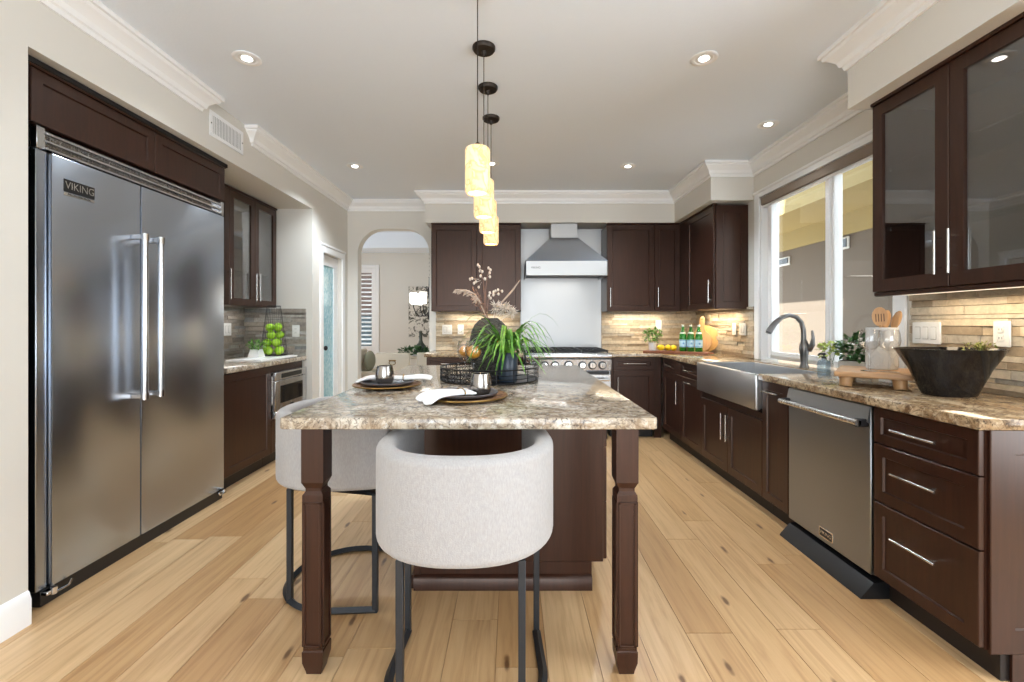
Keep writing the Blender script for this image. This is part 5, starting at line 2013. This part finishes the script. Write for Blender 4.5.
for j in range(4):
    mb.bm.faces.new((V0[j], V0[(j + 1) % 4], V1[(j + 1) % 4], V1[j]))
mb.bm.faces.new(list(reversed(V0)))
mb.bm.faces.new(V1)
mb.build('pot', M['ceramic'], t)
bushy(t, 130, 0.075, 0.07, 0.04, 0.105, 0.03, 0.016, M['leaf'], seed=8, zb=0.07)
mb = MB().box(0, 0, 0, 0.16, 0.012, 0.012, 0.003)
o = mb.build('knife', M['steelv'], None, loc=(-2.36, 3.80, MZ + 0.0005))
bpy.data.objects.remove(o)

# ------------------------------------------------------------------ dining room beyond the arch
DX, DY = -1.30, 7.25
mb = MB()
for a in ((SX0 - 0.07, SZ0 - 0.07, SX0, SZ1 + 0.07), (SX1, SZ0 - 0.07, SX1 + 0.07, SZ1 + 0.07), (SX0, SZ1, SX1, SZ1 + 0.07), (SX0, SZ0 - 0.07, SX1, SZ0)):
    mb.box(a[0], 9.575, a[1], a[2], 9.6, a[3], 0.004)
win2 = struct('window_2', mb, M['trim'])
struct('window_pane', MB().box(SX0, 9.70, SZ0, SX1, 9.705, SZ1), M['glass'], win2)
t = thing('window_shutter', 'white plantation shutter with tilted louvres in the dining room window', 'shutter', (0, 9.585, 0))
mb = MB()
for a in ((SX0 + 0.002, SZ0 + 0.002, SX0 + 0.07, SZ1 - 0.002), (SX1 - 0.09, SZ0 + 0.002, SX1 - 0.002, SZ1 - 0.002), (SX0 + 0.07, SZ1 - 0.10, SX1 - 0.09, SZ1 - 0.002), (SX0 + 0.07, SZ0 + 0.002, SX1 - 0.09, SZ0 + 0.10)):
    mb.box(a[0], 0.0, a[1], a[2], 0.03, a[3], 0.003)
mb.build('frame', M['trim'], t)
mb = MB()
n = 17
for i in range(n):
    z = SZ0 + 0.15 + i * (SZ1 - SZ0 - 0.30) / (n - 1)
    m_ = Matrix.Translation(((SX0 + SX1) / 2 - 0.01, 0.015, z)) @ Matrix.Rotation(R(22), 4, 'X')
    mb.box(-(SX1 - SX0 - 0.162) / 2, -0.038, -0.005, (SX1 - SX0 - 0.162) / 2, 0.038, 0.005, 0.003, 1, m_)
mb.build('louvres', M['trim'], t)
struct('exterior_backdrop', MB().box(-7, 12, 1.45, 1, 12.1, 4.2), M['backbrown'])  # plain backdrop added behind the shutter for the brown and teal outside
struct('exterior_backdrop_base', MB().box(-7, 12, -0.1, 1, 12.1, 1.45), M['tealout'])

o = MB().box(-2.20, 9.565, 0.95, -1.62, 9.599, 2.03, 0.006).build('wall_panel', M['panel'])
tag(o, 'tall distressed black and white panel on the far dining room wall', 'wall art')

t = thing('dining_table', 'pale dining table with white runner seen through the arch', 'table', (DX, DY, 0))
MB().box(-0.62, -0.55, 0.715, 0.62, 0.55, 0.76, 0.008).build('tabletop', M['cream'], t)
for sx in (-1, 1):
    for sy in (-1, 1):
        MB().box(sx * 0.53 - 0.035, sy * 0.46 - 0.035, 0, sx * 0.53 + 0.035, sy * 0.46 + 0.035, 0.715, 0.004).build('leg', M['cream'], t)
MB().box(-0.2, -0.555, 0.7605, 0.2, 0.555, 0.764).build('runner', M['linen'], t)


def dining_chair(label, x, y, rz, first=None):
    if first is not None:
        t = copy_tree(first)
        t.location = (x, y, 0)
        t.rotation_euler = (0, 0, rz)
        t['label'] = label
        return t
    t = thing('dining_chair', label, 'chair', (x, y, 0), rz, 'cream dining chairs')
    MB().box(-0.235, -0.06, 0.40, 0.235, 0.44, 0.50, 0.02, 3).build('seat', M['cream'], t)
    b = MB().box(-0.235, -0.13, 0.42, 0.235, -0.06, 0.835, 0.02, 3).build('backrest', M['cream'], t)
    mb = MB().tube([(0.045 * math.cos(2 * PI * k / 20), -0.137, 0.70 + 0.03 * math.sin(2 * PI * k / 20)) for k in range(20)], 0.005, 6, True)
    mb.box(-0.05, -0.142, 0.722, 0.05, -0.130, 0.738, 0.003)
    mb.build('pull_ring', M['brass'], b)
    for sx in (-1, 1):
        for yy in (-0.09, 0.40):
            MB().tube([(sx * 0.2, yy, 0), (sx * 0.2, yy, 0.41)], [0.016, 0.022], 4).build('leg', M['bronze'], t)
    return t


ch = dining_chair('cream dining chair with brass pull on its back, middle of the arch', -1.655, 6.36, 0)
dining_chair('cream dining chair at the right edge of the arch, back to the kitchen', -1.10, 6.42, 0, ch)
dining_chair('cream dining chair at the left edge of the arch with a cushion', -2.30, 7.12, R(-90), ch)
t = thing('cushion', 'grey-green cushion on the left dining chair', 'cushion', (-2.30, 7.12, 0.503), R(-90))
MB().sphere((0, 0.05, 0.15), (0.19, 0.07, 0.16), 20, 12).build('pillow', M['pillow'], t)
t = thing('vase', 'dark glass bottle vase with greenery on the dining table', 'vase', (-1.42, 7.0, 0.7645))
MB().lathe([(0, 0), (0.08, 0), (0.105, 0.03), (0.11, 0.07), (0.08, 0.13), (0.04, 0.18), (0.026, 0.22), (0.024, 0.35), (0.028, 0.36), (0.02, 0.36), (0.018, 0.22), (0, 0.2)], 28).build('body', mat('smoke_glass', lin(72, 80, 72), 0.1), t)
t = thing('garland', 'green leafy garland around the bottle vase on the dining table', 'plant', (-1.46, 6.85, 0.765))
bushy(t, 200, 0.26, 0.07, 0.05, 0.055, 0.06, 0.03, M['leafd'], seed=12, stems=4, zb=0.01)

t = thing('chandelier', 'black iron scroll chandelier with glowing glass shades over the dining table', 'chandelier', (DX, 7.1, 0))
mb = MB()
for i in range(26):
    z = 1.98 + i * 0.032
    if z > CZ + 0.27:
        break
    mb.tube([(0.006 * math.cos(2 * PI * k / 8) if i % 2 else 0, 0 if i % 2 else 0.006 * math.cos(2 * PI * k / 8), z + 0.02 * math.sin(2 * PI * k / 8)) for k in range(8)], 0.0022, 4, True)
mb.build('chain', M['iron'], t)
MB().lathe([(0, CZ + 0.299), (0.06, CZ + 0.299), (0.06, CZ + 0.285), (0.01, CZ + 0.26), (0, CZ + 0.255)], 20).build('ceiling_rose', M['iron'], t)
MB().lathe([(0, 1.30), (0.02, 1.32), (0.035, 1.36), (0.018, 1.40), (0.014, 1.62), (0.03, 1.70), (0.018, 1.76), (0.012, 1.96), (0.02, 1.975), (0, 1.98)], 16).build('stem', M['iron'], t)
for k in range(6):
    a = 2 * PI * k / 6 + 0.3
    f = lambda r_, z: (r_ * math.cos(a), r_ * math.sin(a), z)
    mb = MB().tube([f(0.015, 1.42), f(0.08, 1.36), f(0.16, 1.36), f(0.22, 1.42), f(0.25, 1.50), f(0.25, 1.545)], 0.008, 8)
    arm = mb.build('arm', M['iron'], t)
    mb = MB().tube([f(0.015, 1.72), f(0.06, 1.80), f(0.11, 1.82), f(0.13, 1.78), f(0.11, 1.75), f(0.09, 1.77)], 0.006, 8)
    mb.build('scroll', M['iron'], t)
    MB().tube([f(0.22, 1.42), f(0.17, 1.46), f(0.13, 1.43), f(0.15, 1.40)], 0.006, 8).build('scroll', M['iron'], arm)
    mb = MB().lathe([(0.012, 1.54), (0.05, 1.55), (0.055, 1.56), (0.055, 1.72), (0.05, 1.72), (0.05, 1.565), (0.012, 1.555)], 18, (0.25 * math.cos(a), 0.25 * math.sin(a), 0))
    mb.build('glass_shade', M['candle'], arm)
light('chandelier_light', 'POINT', (DX, 7.1, 1.9), (0, 0, 0), 2.5, (1.0, 0.88, 0.7), shadow_soft_size=0.15)

# things made of a single mesh need no empty above it
bpy.context.view_layer.update()
for e in [o for o in bpy.data.objects if o.type == 'EMPTY']:
    if len(e.children) == 1 and e.children[0].type == 'MESH':
        c = e.children[0]
        mw = c.matrix_world.copy()
        c.parent = None
        c.matrix_world = mw
        for k in ('label', 'category', 'group', 'kind'):
            if k in e:
                c[k] = e[k]
        nm = e.name
        bpy.data.objects.remove(e)
        c.name = nm
